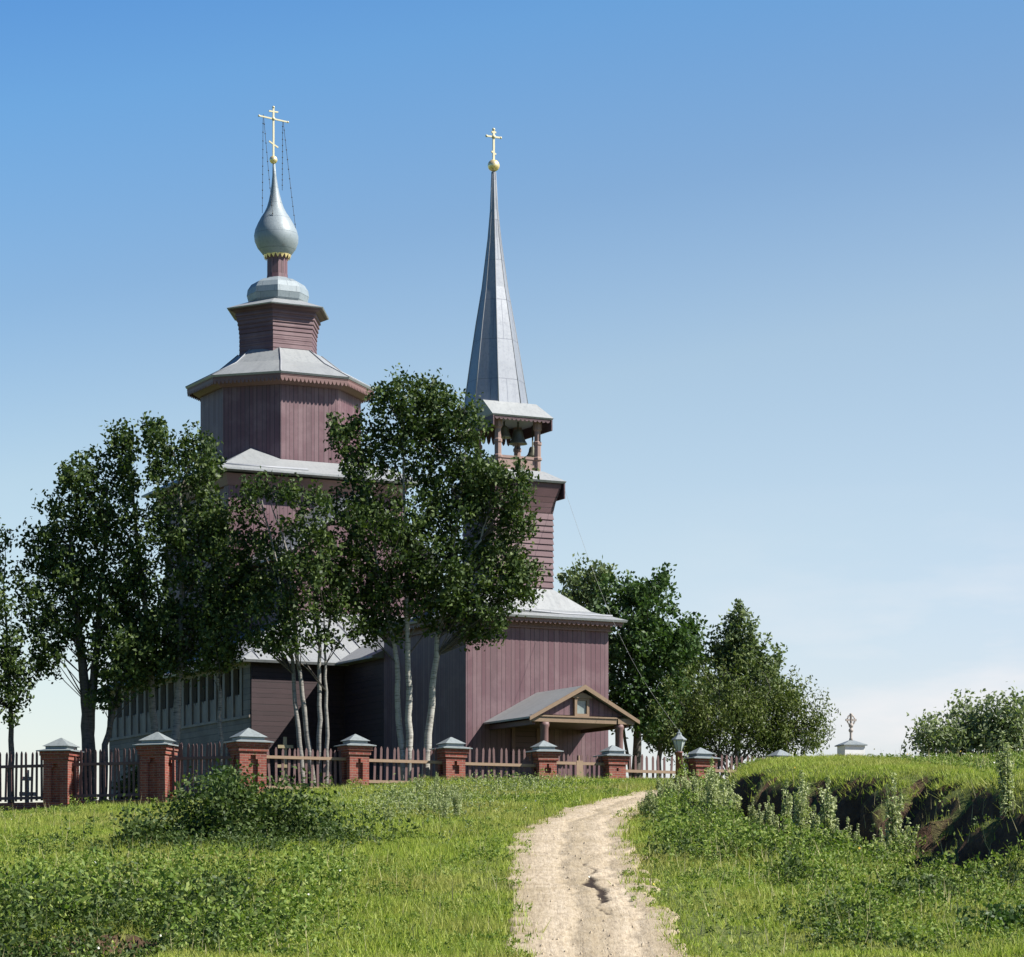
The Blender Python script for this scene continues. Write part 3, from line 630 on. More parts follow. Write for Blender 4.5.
# --- bells hang in the belfry
def wl(u, v, z): return Vector((-1.7+u*math.cos(TH)-v*math.sin(TH), 107+u*math.sin(TH)+v*math.cos(TH), z))
def bell(u, v, z, r, label):
    p = wl(u, v, z); t = empty('church_bell', p); tag(t, label, 'bell', 'bells hanging in the belfry')
    b = MB(); b.lathe([(r, 0), (r*.97, .03), (r*.8, r*.35), (r*.62, r*.8), (r*.55, r*1.25), (r*.4, r*1.5), (.03, r*1.58), (.03, 19.16-z)], 0, 0, 18); b.build('bell_body', M['bronze'], t)
    b = MB(); b.tube([(0, 0, r*.5), (0, 0, -.12)], .018, 6); sphere(b, 0, 0, -.14, .05, 6); b.build('clapper', M['iron'], t)
bell(TU-.28, TV-.25, 18.52, .29, 'green bronze bell hanging left of the largest one in the belfry')
bell(TU+.26, TV-.35, 18.3, .36, 'largest bronze bell in the middle of the belfry opening')
bell(TU+pc+.28, TV+.1, 17.95, .25, 'small dark bell hanging outside the right belfry post')

# ------------------------------------------------------------------ fence, lamp, markers
def fpos(px):
    k = (px-CX)/F; t = (k*97+8.83)/(.891-.454*k); return Vector((-8.83+.891*t, 97+.454*t, 0))
def gz(x, y): return float(ground_h(np.array(x), np.array(y)))
def pillar(p, w, ze, zg, rz, label):
    t = empty('fence_pillar', (p.x, p.y, zg), rz); t.rotation_euler = (random.gauss(0, .009), random.gauss(0, .009), rz+random.gauss(0, .02)); tag(t, label, 'fence pillar', 'brick pillars of the churchyard fence')
    h = ze-zg; a = w/2; b = MB(); fr = .11
    b.box(-a+fr, a-fr, -a+fr, a-fr, 0, h-.3)
    b.loft([rect(-a, a, -a, a, -.5), rect(-a, a, -a, a, .32)])
    b.loft([rect(-a, a, -a, a, h-.42), rect(-a, a, -a, a, h-.3), rect(-a-.05, a+.05, -a-.05, a+.05, h-.297), rect(-a-.05, a+.05, -a-.05, a+.05, h-.15), rect(-a-.1, a+.1, -a-.1, a+.1, h-.147), rect(-a-.1, a+.1, -a-.1, a+.1, h-.002)])
    s = w*.32
    for x0, x1 in ((-a, -a+s), (a-s, a)):
        for y0, y1 in ((-a, -a+s), (a-s, a)): b.box(x0, x1, y0, y1, .322, h-.422)
    for sx in (-1, 1):                                   # stepped heads of the niches
        b.box(-a+s+.001, -a+s+.08, sx*(a-fr/2)-fr/2, sx*(a-fr/2)+fr/2, h-.56, h-.423); b.box(a-s-.08, a-s-.001, sx*(a-fr/2)-fr/2, sx*(a-fr/2)+fr/2, h-.56, h-.423)
        b.box(sx*(a-fr/2)-fr/2, sx*(a-fr/2)+fr/2, -a+s+.001, -a+s+.08, h-.56, h-.423); b.box(sx*(a-fr/2)-fr/2, sx*(a-fr/2)+fr/2, a-s-.08, a-s-.001, h-.56, h-.423)
    b.build('pillar_body', M['brick'], t)
    b = MB(); c = a+.19
    b.loft([rect(-c, c, -c, c, h), rect(-c, c, -c, c, h+.03), rect(-a*.88, a*.88, -a*.88, a*.88, h+.09), rect(-a*.88, a*.88, -a*.88, a*.88, h+.17), rect(-a-.03, a+.03, -a-.03, a+.03, h+.185), rect(-.02, .02, -.02, .02, h+.185+w*.33)])
    b.build('pillar_cap', M['capmetal'], t)
    return t
RZ = TH; LZ = -R_(16)
pil = {}
def fence_pillar(px, Y, w, ze, rz, label):
    p = at(px, 0, Y) if Y else fpos(px); p.z = 0; zg = gz(p.x, p.y)-.05; pil[px] = (p, ze, zg, rz, w); return pillar(p, w, ze, zg, rz, label)
p = at(-30, 0, 101.0); p.z = 0; pil[-30] = (p, 5.9, gz(p.x, p.y)-.05, LZ, .92)      # next pillar, outside the frame
fence_pillar(61, 99.6, .92, 5.94, LZ, 'shaded brick pillar standing in front of the forked dark trunk')
fence_pillar(158, 98.2, .92, 6.05, LZ, 'shaded brick pillar in front of the grey gallery boards')
fence_pillar(248, 97.0, .95, 6.09, RZ-.05, 'largest brick pillar at the fence corner, sunlit niche, beside the green bush')
fence_pillar(355, 0, .72, 6.08, RZ, 'brick pillar standing between the four slim stems and the pale trunked tree')
fence_pillar(451, 0, .74, 6.08, RZ, 'brick pillar below the corner between the dark and sunlit tower walls')
fence_pillar(544, 0, .68, 6.08, RZ, 'brick gate pillar in front of the left porch column')
fence_pillar(613, 0, .68, 6.0, RZ, 'brick gate pillar in front of the right porch column')
fence_pillar(700, 0, .72, 6.0, RZ, 'brick pillar behind the mugwort just right of the lamp post')
fence_pillar(780, 0, .72, 6.02, RZ, 'pillar with only its pale cap showing above the grassy mound')
pk = None
def panel(pa, pb, label, topz, botz, pick_h, n, kind='fence_panel', gate=False, railm='rail', plinth=False):
    (A, _, _, _, wa), (B, _, _, _, wb) = pil[pa], pil[pb]; d = (B-A); L = d.length; d.normalize(); nrm = Vector((d.y, -d.x, 0))
    p0 = A+d*(wa*.5+.02); p1 = B-d*(wb*.5+.02); L = (p1-p0).length; ang = math.atan2(d.y, d.x)
    zg = min(gz(A.x, A.y), gz(B.x, B.y))
    t = empty(kind, (p0.x, p0.y, zg), ang); tag(t, label, 'gate' if gate else 'fence', None if gate else 'picket panels of the churchyard fence')
    for z in (topz, botz):
        b = MB(); b.box(-.04, L+.04, -.06, .03, z-zg-.05, z-zg+.05); b.build('rail', M[railm], t)
    b = MB(); hh = pick_h; b.loft([rect(-.042, .042, .032, .057, 0), rect(-.042, .042, .032, .057, hh-.08), rect(-.012, .012, .033, .056, hh)]); first = None
    lo = botz-.1-zg
    for i in range(n):
        x = (i+.5)*L/n
        if first is None: o = first = b.build('picket', M['picket'], t)
        else: o = first.copy(); COL.objects.link(o); o.parent = t
        o.location = (x, 0, lo+random.uniform(-.045, .02)); o.rotation_euler = (random.uniform(-.02, .02), random.gauss(0, .022), 0)
    if plinth:
        b = MB(); b.box(-.05, L+.05, -.2, .2, -.5, botz-zg-.16); b.build('plinth', M['brick'], t)
    if gate:
        b = MB(); b.box(L/2-.12, L/2+.14, -.07, -.062, 0.1, topz-zg+.1); b.build('gate_stile', M['rail'], t)
        b = MB(); b.box(L/2-.03, L/2+.03, -.05, .05, topz-zg+.1, topz-zg+.28); b.build('gate_finial', M['rail'], t)
panel(-30, 61, 'dark picket panel at the far left edge, sky bright between its bars', 5.48, 4.38, 1.72, 13, railm='picket', plinth=True)
panel(61, 158, 'dark picket panel with the forked trunk and leaning stem right behind it', 5.5, 4.42, 1.72, 15, railm='picket', plinth=True)
panel(158, 248, 'dark picket panel under the grey gallery, next to the corner pillar', 5.62, 4.5, 1.75, 14, railm='picket', plinth=True)
panel(248, 355, 'picket panel in front of the wooden grave cross and four slim stems', 5.64, 4.62, 1.45, 14)
panel(355, 451, 'picket panel in front of the pale trunked trees', 5.62, 4.9, 1.3, 12)
panel(451, 544, 'picket panel left of the gate, in front of the shaded porch wall', 5.6, 5.0, 1.3, 12)
panel(544, 613, 'low brown picket gate with a pale middle stile below the porch', 5.72, 5.15, 1.0, 11, 'picket_gate', True)
panel(613, 700, 'picket panel right of the gate with bright sky behind, beside the lamp post', 5.5, 4.95, 1.25, 12)
panel(700, 780, 'picket panel running behind the grassy mound below the willow', 5.6, 5.0, 1.3, 12)

def lamp():
    p = at(679, 0, 102.6); zg = gz(p.x, p.y); t = empty('street_lamp', (p.x, p.y, zg)); tag(t, 'glazed lantern on a red brown post between the fence and the path', 'street lamp')
    k = 6.13-zg
    b = MB(); b.lathe([(.13, -.4), (.12, k-.05), (.14, k-.04), (.14, k)], 0, 0, 10, 0, True); b.build('post', M['post'], t)
    b = MB(); b.lathe([(.09, k+.001), (.10, k+.05), (.21, k+.40)], 0, 0, 6, 0, False); b.build('glass', M['glass'], t)
    b = MB()
    for i in range(6):
        an = i*math.pi/3; b.tube([(.10*math.cos(an), .10*math.sin(an), k+.01), (.22*math.cos(an), .22*math.sin(an), k+.42)], .016, 4)
    b.build('lantern_frame', M['capmetal'], t)
    b = MB(); b.lathe([(.27, k+.401), (.28, k+.43), (.12, k+.56), (.09, k+.6), (.09, k+.66), (.03, k+.7), (.02, k+.78)], 0, 0, 6, 0, False); b.build('lantern_cap', M['capmetal'], t)
    return Vector((p.x, p.y, zg+k+.74))
lt = lamp()
p = wl(TU+ee, TV-ee+.1, 16.6); b = MB(); b.tube([p.lerp(lt, k/24)-Vector((0, 0, 1.1*math.sin(math.pi*k/24))) for k in range(25)], .0048, 5)
tag(b.build('bell_wire', M['cable']), 'thin sagging wire from the bell tower eave down to the lamp post', 'wire')

def grave_cross(px, ytop, Y, m, label, w, bars, cat='grave cross', t=.055):
    p = at(px, ytop, Y); zg = gz(p.x, Y); b = MB(); H = p.z-zg; b.box(-t, t, -t*.8, t*.8, -.2, H)
    for f, ww, ti in bars:
        Mx = Matrix.Translation((0, -t*.8-.002, H*f)) @ Matrix.Rotation(ti, 4, 'Y'); b.obox(Mx, -ww, ww, -.05, 0, -t, t)
    o = b.build('grave_cross', M[m], None, (0, 0, 0), (p.x, Y, zg)); o.rotation_euler = (0, 0, R_(18)); tag(o, label, cat); return o
grave_cross(285, 737, 99.9, 'crosswood', 'pale yellow wooden grave cross with three bars behind the fence', .3, [(.84, .27, 0), (.52, .38, 0), (.27, .24, .3)])
grave_cross(27, 770, 101.5, 'rust', 'low dark grave cross behind the far left pickets', .2, [(.8, .2, 0), (.45, .28, 0)], t=.07)
def monument():
    p = at(851, 755, 101); zg = gz(p.x, p.y); z0 = at(0, 752, 101).z; t = empty('grave_monument', (p.x, p.y, zg), R_(15)); tag(t, 'white stone grave monument with an ornate iron cross standing on the mound', 'monument')
    k = z0-zg; b = MB(); b.box(-.37, .37, -.37, .37, -.2, k+.2); b.build('pedestal', M['white'], t)
    b = MB(); b.loft([rect(-.44, .44, -.44, .44, k+.203), rect(-.44, .44, -.44, .44, k+.24), rect(-.08, .08, -.08, .08, k+.4)]); b.build('pedestal_roof', M['capmetal'], t)
    b = MB(); zt = at(0, 713, 101).z-zg; zc = at(0, 720, 101).z-zg
    b.lathe([(.09, k+.38), (.05, k+.5), (.045, zt-.06), (.06, zt-.03), (.005, zt)], 0, 0, 8)
    n = 20; b.tube([((.14*math.cos(2*math.pi*i/n)), 0, zc+.17*math.sin(2*math.pi*i/n)) for i in range(n+1)], .03, 6); b.box(-.2, -.047, -.03, .03, zc-.035, zc+.035); b.box(.047, .2, -.03, .03, zc-.035, zc+.035)
    for zz in (k+.75, k+.92): sphere(b, 0, 0, zz, .085, 6)
    b.build('iron_cross', M['rust'], t)
monument()

# ------------------------------------------------------------------ trees and shrubs
def rot_leaves(c, n, size, droop=.3, aspect=.62, g=rng):
    """n diamond leaves (two folded halves -> one quad bent at the midrib) at centres c"""
    ax = g.normal(size=(n, 3)); ax[:, 2] -= droop; ax /= np.linalg.norm(ax, axis=1)[:, None]
    sd = np.cross(ax, g.normal(size=(n, 3))); sd /= np.linalg.norm(sd, axis=1)[:, None]+1e-9
    nr = np.cross(ax, sd); L = size*g.uniform(.7, 1.3, n)[:, None]; w = L*aspect*.5
    base = c-ax*L*.5; tip = c+ax*L*.5; mid = base+ax*L*.42; bend = nr*L*g.uniform(-.12, .2, n)[:, None]
    return np.stack([base, mid+sd*w+bend, tip, mid-sd*w+bend], 1)
def tree(name, label, Y, stems, lobes, leafm, bark, nleaf, size, group=None, cat='tree', thick=.5, branch=True, aspect=.62, upright=0, spikes=(), droop=.4, jitter=.19, dark=0, shell=.42, depth=.7):
    bx = sum(s[0][0][0] for s in stems)/len(stems); zb = gz((bx-CX)*Y/F, Y)-.05; org = Vector(((bx-CX)*Y/F, Y, zb))
    t = empty(name, org); tag(t, label, cat, group); sc = Y/F
    lo = []
    for (px, py, rx, ry) in lobes:
        c = np.array(at(px, py+min(15, ry*.22), Y+rng.uniform(-1, 1)*depth))-np.array(org); lo.append((c, np.array([rx*sc*.93, min(rx, ry)*sc*thick*2*.8+.3, ry*sc*.95])))
    vol = np.array([r[0]*r[2]*(r[1]) for c, r in lo])**.8; vol /= vol.sum()
    per = 34; nc = int(nleaf/per); cs = []
    for (c, r), w in zip(lo, vol):
        k = max(4, int(nc*w)); d = rng.normal(size=(k, 3)); d /= np.linalg.norm(d, axis=1)[:, None]
        cs.append(c+d*(rng.random(k)**shell)[:, None]*r)
    for c, r in lo:                                       # outer shoots that break the outline
        for q in range(int(3+7*r[0])):
            d = rng.normal(size=3); d[2] = abs(d[2])*1.1-.25; d /= np.linalg.norm(d); p = c+d*r
            cs.append(np.array([p+(d*np.array([.6, .6, .9])+np.array([0, 0, .25]))*k*.15 for k in range(1, rng.integers(2, 4))]))
    for (ax_, ay_, bx_, by_) in spikes:
        p = np.array(at(ax_, ay_, Y+rng.uniform(-.6, .6)))-np.array(org); q = np.array(at(bx_, by_, Y+rng.uniform(-.6, .6)))-np.array(org); k = max(3, int(np.linalg.norm(q-p)/.2))
        cs.append(p+(q-p)*np.linspace(0, 1, k)[:, None]+rng.normal(size=(k, 3))*.09*np.linspace(1.6, .3, k)[:, None])
    cs = np.concatenate(cs); cl = np.repeat(cs, per, 0); sig = np.repeat(rng.uniform(.6, 1.35, len(cs)), per)[:, None]*jitter
    off = np.clip(rng.normal(size=cl.shape), -1.7, 1.7)*sig*np.array([1, 1, 1.0+upright]); P = cl+off
    npmesh('crown', rot_leaves(P, len(P), size, droop, aspect), 4, leafm, t)
    b = MB(); br = MB(); tops = []
    for pts, r in stems:                                  # stems: list of (px, py) points and a base radius
        q = []
        for i, (px, py) in enumerate(pts):
            v = at(px, py, Y)-org
            if i == 0 and py > 768: v.z = -.1
            v.y += .12*math.sin(px*1.7+i); q.append(v)
        # refine and wobble
        rq = []
        for i in range(len(q)-1):
            for k in range(5):
                w = q[i].lerp(q[i+1], k/5); 
                if i+k: w += Vector((random.uniform(-.03, .03), random.uniform(-.03, .03), 0))
                rq.append(w)
        rq.append(q[-1]); n = len(rq); b.tube(rq, [r*(1.25 if i == 0 else 1)*(1-.85*(i/(n-1))**1.1) for i in range(n)], 8); tops.append(rq)
    if branch:
        for c in cs[::4]:
            c = Vector(c); best = None
            for rq in tops:
                for i, w in enumerate(rq):
                    if i < len(rq)*.42: continue
                    hd = math.hypot(c.x-w.x, c.y-w.y); want = c.z-hd*.9-.2; cost = abs(w.z-want)+hd*.5
                    if best is None or cost < best[0]: best = (cost, w)
            if best:
                w = best[1]; m = w.lerp(c, .5)+Vector((random.uniform(-.12, .12), random.uniform(-.12, .12), random.uniform(-.05, .25)))
                L = (c-w).length; br.tube([w, m, c], [.010+.009*L, .008+.005*L, .005], 4, True, False)
    b.build('trunk', bark, t)
    if br.v: br.build('branches', M['bark_d'], t)
    return t
GT = 'trees inside the churchyard fence'
tree('poplar_tree', 'slim tree cut off by the left edge of the photo', 101.4, [([(11, 806), (11, 740), (8, 660), (4, 580)], .13)],
     [(0, 640, 42, 62), (2, 580, 17, 48), (25, 672, 30, 32), (-30, 650, 45, 80), (10, 700, 16, 25), (0, 545, 7, 20)], M['leaf'], M['bark_d'], 4300, .165, GT)
tree('poplar_tree', 'spreading tree on a forked dark trunk, left of the grey gallery', 101.8, [([(86, 812), (88, 750), (86, 690), (78, 620), (70, 540)], .30), ([(87, 760), (94, 680), (100, 600), (108, 500)], .19)],
     [(88, 580, 58, 62), (62, 545, 34, 42), (92, 505, 36, 42), (55, 600, 32, 42), (105, 635, 36, 34), (60, 645, 20, 18), (42, 560, 18, 25), (85, 480, 18, 22)], M['leaf'], M['bark_d'], 8400, .165, GT, spikes=[(60, 560, 28, 530), (50, 600, 22, 590), (55, 620, 24, 632), (70, 530, 44, 500), (80, 500, 66, 468), (95, 480, 96, 452), (60, 650, 40, 670)])
tree('leaning_tree', 'leaning dark stem with sparse leaves beside the forked trunk', 101.3, [([(103, 812), (106, 745), (120, 690), (135, 640)], .15), ([(110, 730), (108, 690), (106, 660)], .07)],
     [(125, 655, 26, 32), (108, 690, 12, 22), (140, 665, 18, 20)], M['leaf'], M['bark_d'], 1700, .17, GT)
tree('poplar_tree', 'tall pointed tree left of the octagon, trunk behind the second pillar', 101.9, [([(156, 806), (155, 740), (150, 660), (140, 560), (126, 450)], .17)],
     [(132, 540, 42, 68), (125, 468, 18, 34), (140, 620, 42, 46), (124, 440, 7, 14), (150, 660, 30, 24)], M['leaf'], M['bark_g'], 6200, .165, GT, spikes=[(125, 480, 124, 430), (120, 490, 113, 440), (100, 520, 84, 470), (90, 540, 62, 490)])
tree('poplar_tree', 'tall dense tree overlapping the left side of the octagon', 101.2, [([(173, 806), (176, 740), (180, 660), (183, 560), (178, 450)], .19)],
     [(180, 512, 38, 58), (162, 458, 14, 28), (190, 458, 20, 26), (186, 600, 46, 56), (182, 655, 38, 22), (156, 432, 6, 12), (207, 470, 12, 22), (212, 540, 20, 36)], M['leaf'], M['bark_g'], 8400, .165, GT, spikes=[(160, 470, 152, 428), (166, 470, 164, 436), (190, 465, 190, 432), (205, 470, 210, 448)])
tree('poplar_tree', 'slender stemmed tree in front of the near corner of the gallery', 101.0, [([(219, 806), (221, 740), (219, 680), (216, 600), (212, 520)], .10)],
     [(216, 585, 30, 56), (212, 515, 15, 30), (222, 640, 28, 22), (236, 560, 20, 44), (215, 660, 20, 10)], M['leaf'], M['bark_g'], 4300, .165, GT, depth=1.5)
tree('poplar_tree', 'tree with four slim grey stems in front of the dark gallery front', 99.9, [([(306, 800), (298, 730), (292, 660), (278, 570), (262, 500)], .10), ([(314, 800), (306, 720), (298, 660), (290, 560), (270, 500)], .11), ([(319, 800), (320, 720), (320, 650), (312, 560), (300, 520)], .10), ([(327, 800), (327, 720), (325, 650), (335, 570)], .085)],
     [(272, 560, 42, 56), (256, 502, 18, 32), (308, 560, 34, 50), (285, 625, 48, 34), (318, 522, 16, 26), (332, 610, 22, 34), (245, 600, 22, 36), (300, 500, 14, 20), (335, 560, 20, 30)], M['leaf'], M['bark_g'], 8200, .165, GT, depth=1.8)
tree('aspen_tree', 'tallest tree, pale straight twin trunks, in front of the tower wall', 100.9, [([(410, 800), (409, 720), (408, 640), (405, 540), (402, 400)], .145), ([(405, 800), (399, 720), (396, 650), (380, 580), (362, 470)], .13)],
     [(388, 520, 46, 70), (402, 432, 42, 44), (358, 455, 22, 34), (350, 510, 22, 42), (385, 596, 44, 38), (402, 396, 18, 18), (345, 430, 12, 16), (430, 560, 40, 60), (352, 570, 22, 36), (372, 632, 22, 14)], M['leaf'], M['bark_w'], 13500, .165, GT, spikes=[(400, 420, 399, 378), (380, 430, 372, 392), (415, 420, 420, 386), (345, 450, 334, 418), (430, 420, 437, 388)])
tree('aspen_tree', 'broad tree on a leaning pale trunk, overlapping the belfry', 101.3, [([(424, 800), (430, 720), (438, 640), (452, 560), (470, 420)], .15), ([(447, 590), (480, 540), (500, 480)], .07)],
     [(458, 494, 46, 66), (480, 480, 26, 32), (502, 478, 22, 14), (470, 590, 54, 40), (440, 425, 28, 36), (508, 585, 24, 24), (468, 425, 16, 24), (512, 496, 16, 26), (500, 545, 26, 26), (525, 575, 12, 14), (475, 630, 30, 12), (518, 520, 10, 14), (435, 400, 9, 16)], M['leaf'], M['bark_w'], 13500, .165, GT, spikes=[(470, 440, 474, 402), (450, 430, 448, 392), (500, 560, 540, 572), (500, 580, 534, 596), (500, 540, 532, 530)])
GB = 'trees behind the churchyard on the right'
tree('poplar_tree', 'greyish tree rising behind the tower roof corner', 128, [([(585, 740), (585, 650), (588, 580)], .2)], [(585, 600, 26, 30), (575, 578, 12, 16), (600, 580, 14, 18), (590, 640, 30, 34)], M['leaf3'], M['bark_g'], 4500, .19, GB)
tree('maple_tree', 'dense bright green tree right of the tower, with a bare forked trunk', 119, [([(637, 780), (637, 730), (640, 680), (648, 600)], .21), ([(632, 770), (624, 728), (618, 690)], .09)],
     [(632, 625, 42, 46), (652, 588, 26, 18), (660, 650, 34, 46), (622, 675, 30, 36), (676, 632, 20, 28), (612, 710, 16, 20), (650, 715, 30, 22), (625, 592, 22, 18)], M['leaf2'], M['bark_d'], 11000, .2, GB)
tree('maple_tree', 'dark tree between the bright green tree and the pointed poplar', 122, [([(658, 780), (660, 740), (672, 700), (685, 640)], .12)], [(684, 655, 18, 32), (680, 695, 24, 32), (692, 705, 16, 22), (672, 730, 28, 18)], M['leaf'], M['bark_d'], 8000, .19, GB)
tree('poplar_tree', 'pointed poplar rising above the willow bush', 124, [([(738, 770), (738, 700), (738, 620)], .16)], [(738, 660, 15, 30), (722, 662, 5, 20), (754, 662, 7, 18), (740, 690, 40, 34), (775, 690, 22, 26), (770, 676, 8, 14), (718, 695, 14, 20)], M['leaf3'], M['bark_g'], 6000, .19, GB, droop=-.3, jitter=.17, spikes=[(738, 660, 739, 604), (737, 650, 740, 610), (736, 660, 734, 616), (730, 670, 727, 624), (729, 668, 726, 630), (748, 665, 752, 620), (747, 665, 750, 628), (720, 680, 711, 632), (757, 670, 765, 640), (770, 680, 780, 652), (712, 690, 704, 650)])
wl_st = [([(722+random.uniform(-22, 26), 772), (722+(x-722)*.45, 735), (x, y)], .05) for x, y in ((662, 720), (680, 700), (700, 690), (718, 685), (735, 680), (750, 688), (770, 690), (790, 696), (805, 708), (815, 722), (760, 705), (695, 710))]
tree('willow_bush', 'wide olive green willow bush with many fanning stems', 112, wl_st, [(735, 718, 42, 26), (772, 718, 34, 22), (798, 720, 18, 15), (702, 724, 28, 24), (755, 702, 28, 12), (740, 745, 50, 14), (812, 735, 12, 14), (790, 742, 26, 14), (685, 735, 22, 20)], M['willow'], M['bark_d'], 10500, .16, None, 'bush', upright=.3, droop=-.8, aspect=.34, spikes=[(725+(x-725)*.35, 755+(y-755)*.35, 725+(x-725)*1.08, 755+(y-755)*1.1) for x, y in ((662, 712), (672, 690), (690, 682), (705, 674), (722, 672), (738, 666), (756, 672), (772, 676), (788, 682), (802, 692), (816, 702), (824, 716), (822, 735), (655, 735))])
def mound_z(px, Y): return float(ground_h(np.array((px-CX)*Y/F), np.array(Y)))
tree('leafy_bush', 'pale green thicket on the mound at the right edge', 95, [([(940, 760), (942, 735)], .03), ([(975, 760), (975, 730)], .03), ([(1010, 760), (1010, 722)], .03)],
     [(945, 738, 26, 16), (975, 732, 26, 20), (1008, 728, 28, 20), (1040, 728, 30, 22), (1000, 745, 45, 14), (922, 745, 12, 7), (965, 716, 5, 9), (988, 714, 5, 9), (1012, 712, 5, 9)], M['thicket'], M['bark_g'], 9000, .15, None, 'bush', upright=.4, jitter=.2)
tree('dark_bush', 'dark bush close behind the pickets left of the second pillar', 100.4, [([(138, 806), (138, 780)], .03)], [(140, 786, 13, 20), (148, 778, 8, 14), (132, 796, 10, 12)], M['leaf'], M['bark_d'], 1500, .15, None, 'bush')
tree('nettle_bush', 'dark green nettle thicket on the slope below the corner pillar', 68, [([(200+12*i, 850), (200+13*i, 815)], .012) for i in range(-5, 8)],
     [(160, 845, 32, 13), (205, 836, 40, 20), (250, 830, 42, 22), (288, 832, 30, 18), (225, 815, 24, 14), (320, 825, 10, 20), (262, 805, 16, 12), (185, 818, 18, 12), (140, 848, 18, 8), (238, 796, 10, 10), (300, 806, 8, 12), (205, 800, 8, 10)], M['nettle'], M['bark_d'], 5600, .12, None, 'bush', upright=.4, jitter=.2, spikes=[(x, 825, x+random.uniform(-8, 8), y) for x, y in ((150, 812), (170, 806), (190, 798), (208, 792), (226, 784), (243, 788), (258, 786), (275, 794), (292, 800), (306, 798), (326, 806), (128, 836))], branch=False)
tree('green_bush', 'small bright green bush against the foot of the corner pillar', 93, [([(226, 800), (226, 785)], .015)], [(222, 792, 12, 12), (232, 788, 12, 12), (226, 780, 8, 8)], M['leaf2'], M['bark_d'], 1300, .12, None, 'bush', branch=False, jitter=.12)
tree('elder_bush', 'deep green bush in the lower right corner of the slope', 50, [([(990, 957), (990, 930)], .015), ([(1020, 957), (1020, 920)], .015)], [(985, 945, 34, 18), (1012, 925, 26, 22), (960, 955, 26, 10), (1035, 940, 26, 30)], M['leaf2'], M['bark_d'], 6000, .10, None, 'bush', branch=False, jitter=.12)

# ------------------------------------------------------------------ grass and weeds
def scatter(n, x0, x1, y0, y1, dens):
    x = rng.uniform(x0, x1, n); y = rng.uniform(y0, y1, n); vis = np.abs(x) < y*.19+1.2; x, y = x[vis], y[vis]
    k = rng.random(len(x)) < dens(x, y); x, y = x[k], y[k]; return x, y, ground_h(x, y)
def steep(x, y):
    e = .15; zx = (ground_h(x+e, y, False)-ground_h(x-e, y, False))/(2*e); zy = (ground_h(x, y+e, False)-ground_h(x, y-e, False))/(2*e); return np.hypot(zx, zy)
def blades(x, y, z, hmin, hmax, wd, lean=.35):
    n = len(x); h = rng.uniform(hmin, hmax, n); a = rng.uniform(0, 2*np.pi, n); l = rng.normal(size=(n, 2))*lean*h[:, None]
    d = np.stack([np.cos(a), np.sin(a)], 1)*wd*rng.uniform(.6, 1.4, n)[:, None]
    v = np.empty((n, 3, 3)); v[:, 0, :2] = np.stack([x, y], 1)-d; v[:, 1, :2] = np.stack([x, y], 1)+d; v[:, :2, 2] = z[:, None]-.03; v[:, 2, :2] = np.stack([x, y], 1)+l; v[:, 2, 2] = z+h
    return v
dl = lambda x, y: lip_dist(x, y)[0]
def edge_fade(x, y):
    xl = np.interp(y, ELX[:, 1], ELX[:, 0]); xr = np.interp(y, ERX[:, 1], ERX[:, 0]); nn = .7*(vnoise(x*2.2, y*2.2)-.5)+.5*(vnoise(x*6, y*6)-.5)
    return (1-sstep(-.2, .22, x-xl+nn)*sstep(-.15, .3, xr-x+nn))*(1-.6*sstep(.1, -.2, xr-x)*sstep(1.4, .4, x-xr+2*nn)*sstep(66, 58, y))
def gd(x, y):
    d_ = dl(x, y); fw = sstep(-2.4, -1.8, d_)*sstep(.0, -.2, d_)*sstep(5.3, 6.2, x)*sstep(12.5, 11, x)
    st = steep(x, y); patch = sstep(.3, .5, fbm(x*.5, y*.5)); return edge_fade(x, y)*(1-.93*sstep(.7, 1.1, st))*(.55+.45*patch)*(1-.75*fw)*sstep(112, 104, y)
x, y, z = scatter(900000, -19, 21, 42, 110, gd)
hs = .10+.10*fbm(x*.7+9, y*.7)
v1 = blades(x, y, z, .03, .095, .012, .8); v1[:, 2, 2] += hs*.22
g1 = npmesh('grass', v1, 3, M['grass']); tag(g1, 'sunlit green grass covering the slope and the mound', 'grass', kind='stuff')
# grass hanging over the lip of the cut
x, y, z = scatter(60000, 3, 14, 58, 96, lambda x, y: np.exp(-((dl(x, y)-.05)/.28)**2)*sstep(.3, .6, fbm(x*1.3, y*1.3)+.15))
v = blades(x, y, z, .08, .26, .012, .8); g1b = npmesh('lip_grass', v, 3, M['grass']); tag(g1b, 'long grass hanging over the lip of the earth bank', 'grass', kind='stuff')
# leafy weeds in clumps
def right_w(x, y): return sstep(.1, .9, x-np.interp(y, ERX[:, 1], ERX[:, 0]))*sstep(97, 92, y)*(1-sstep(-.9, .1, dl(x, y)))*(.15+.85*sstep(54, 66, y)+.5*sstep(66, 58, y)*sstep(4, 6, x))*sstep(43, 47, y)
def shoulder(x, y): return np.exp(-((x-5.6)/1.5)**2)*sstep(82, 86, y)*sstep(97, 90, y)
def low_w(x, y): return sstep(-1.8, -4.0, x)*sstep(66, 54, y)
def face_w(x, y): d_ = dl(x, y); return sstep(-2.9, -2.2, d_)*sstep(.1, -.1, d_)*sstep(5.3, 6.2, x)*sstep(13, 11, x)
def rim_low(x, y): return np.exp(-((y-48.5)/.9)**2)*sstep(-4.8, -6., x)
def on_w(x, y): return sstep(-.6, .3, dl(x, y))*sstep(12, 10.5, x)
def rim_w(x, y): return sstep(10.5, 13, x)*sstep(95, 80, y)
def fence_w(x, y): return np.exp(-((y-fence_y(x)+.7)/.5)**2)*sstep(.4, .55, fbm(x*.9, y*.5+2))
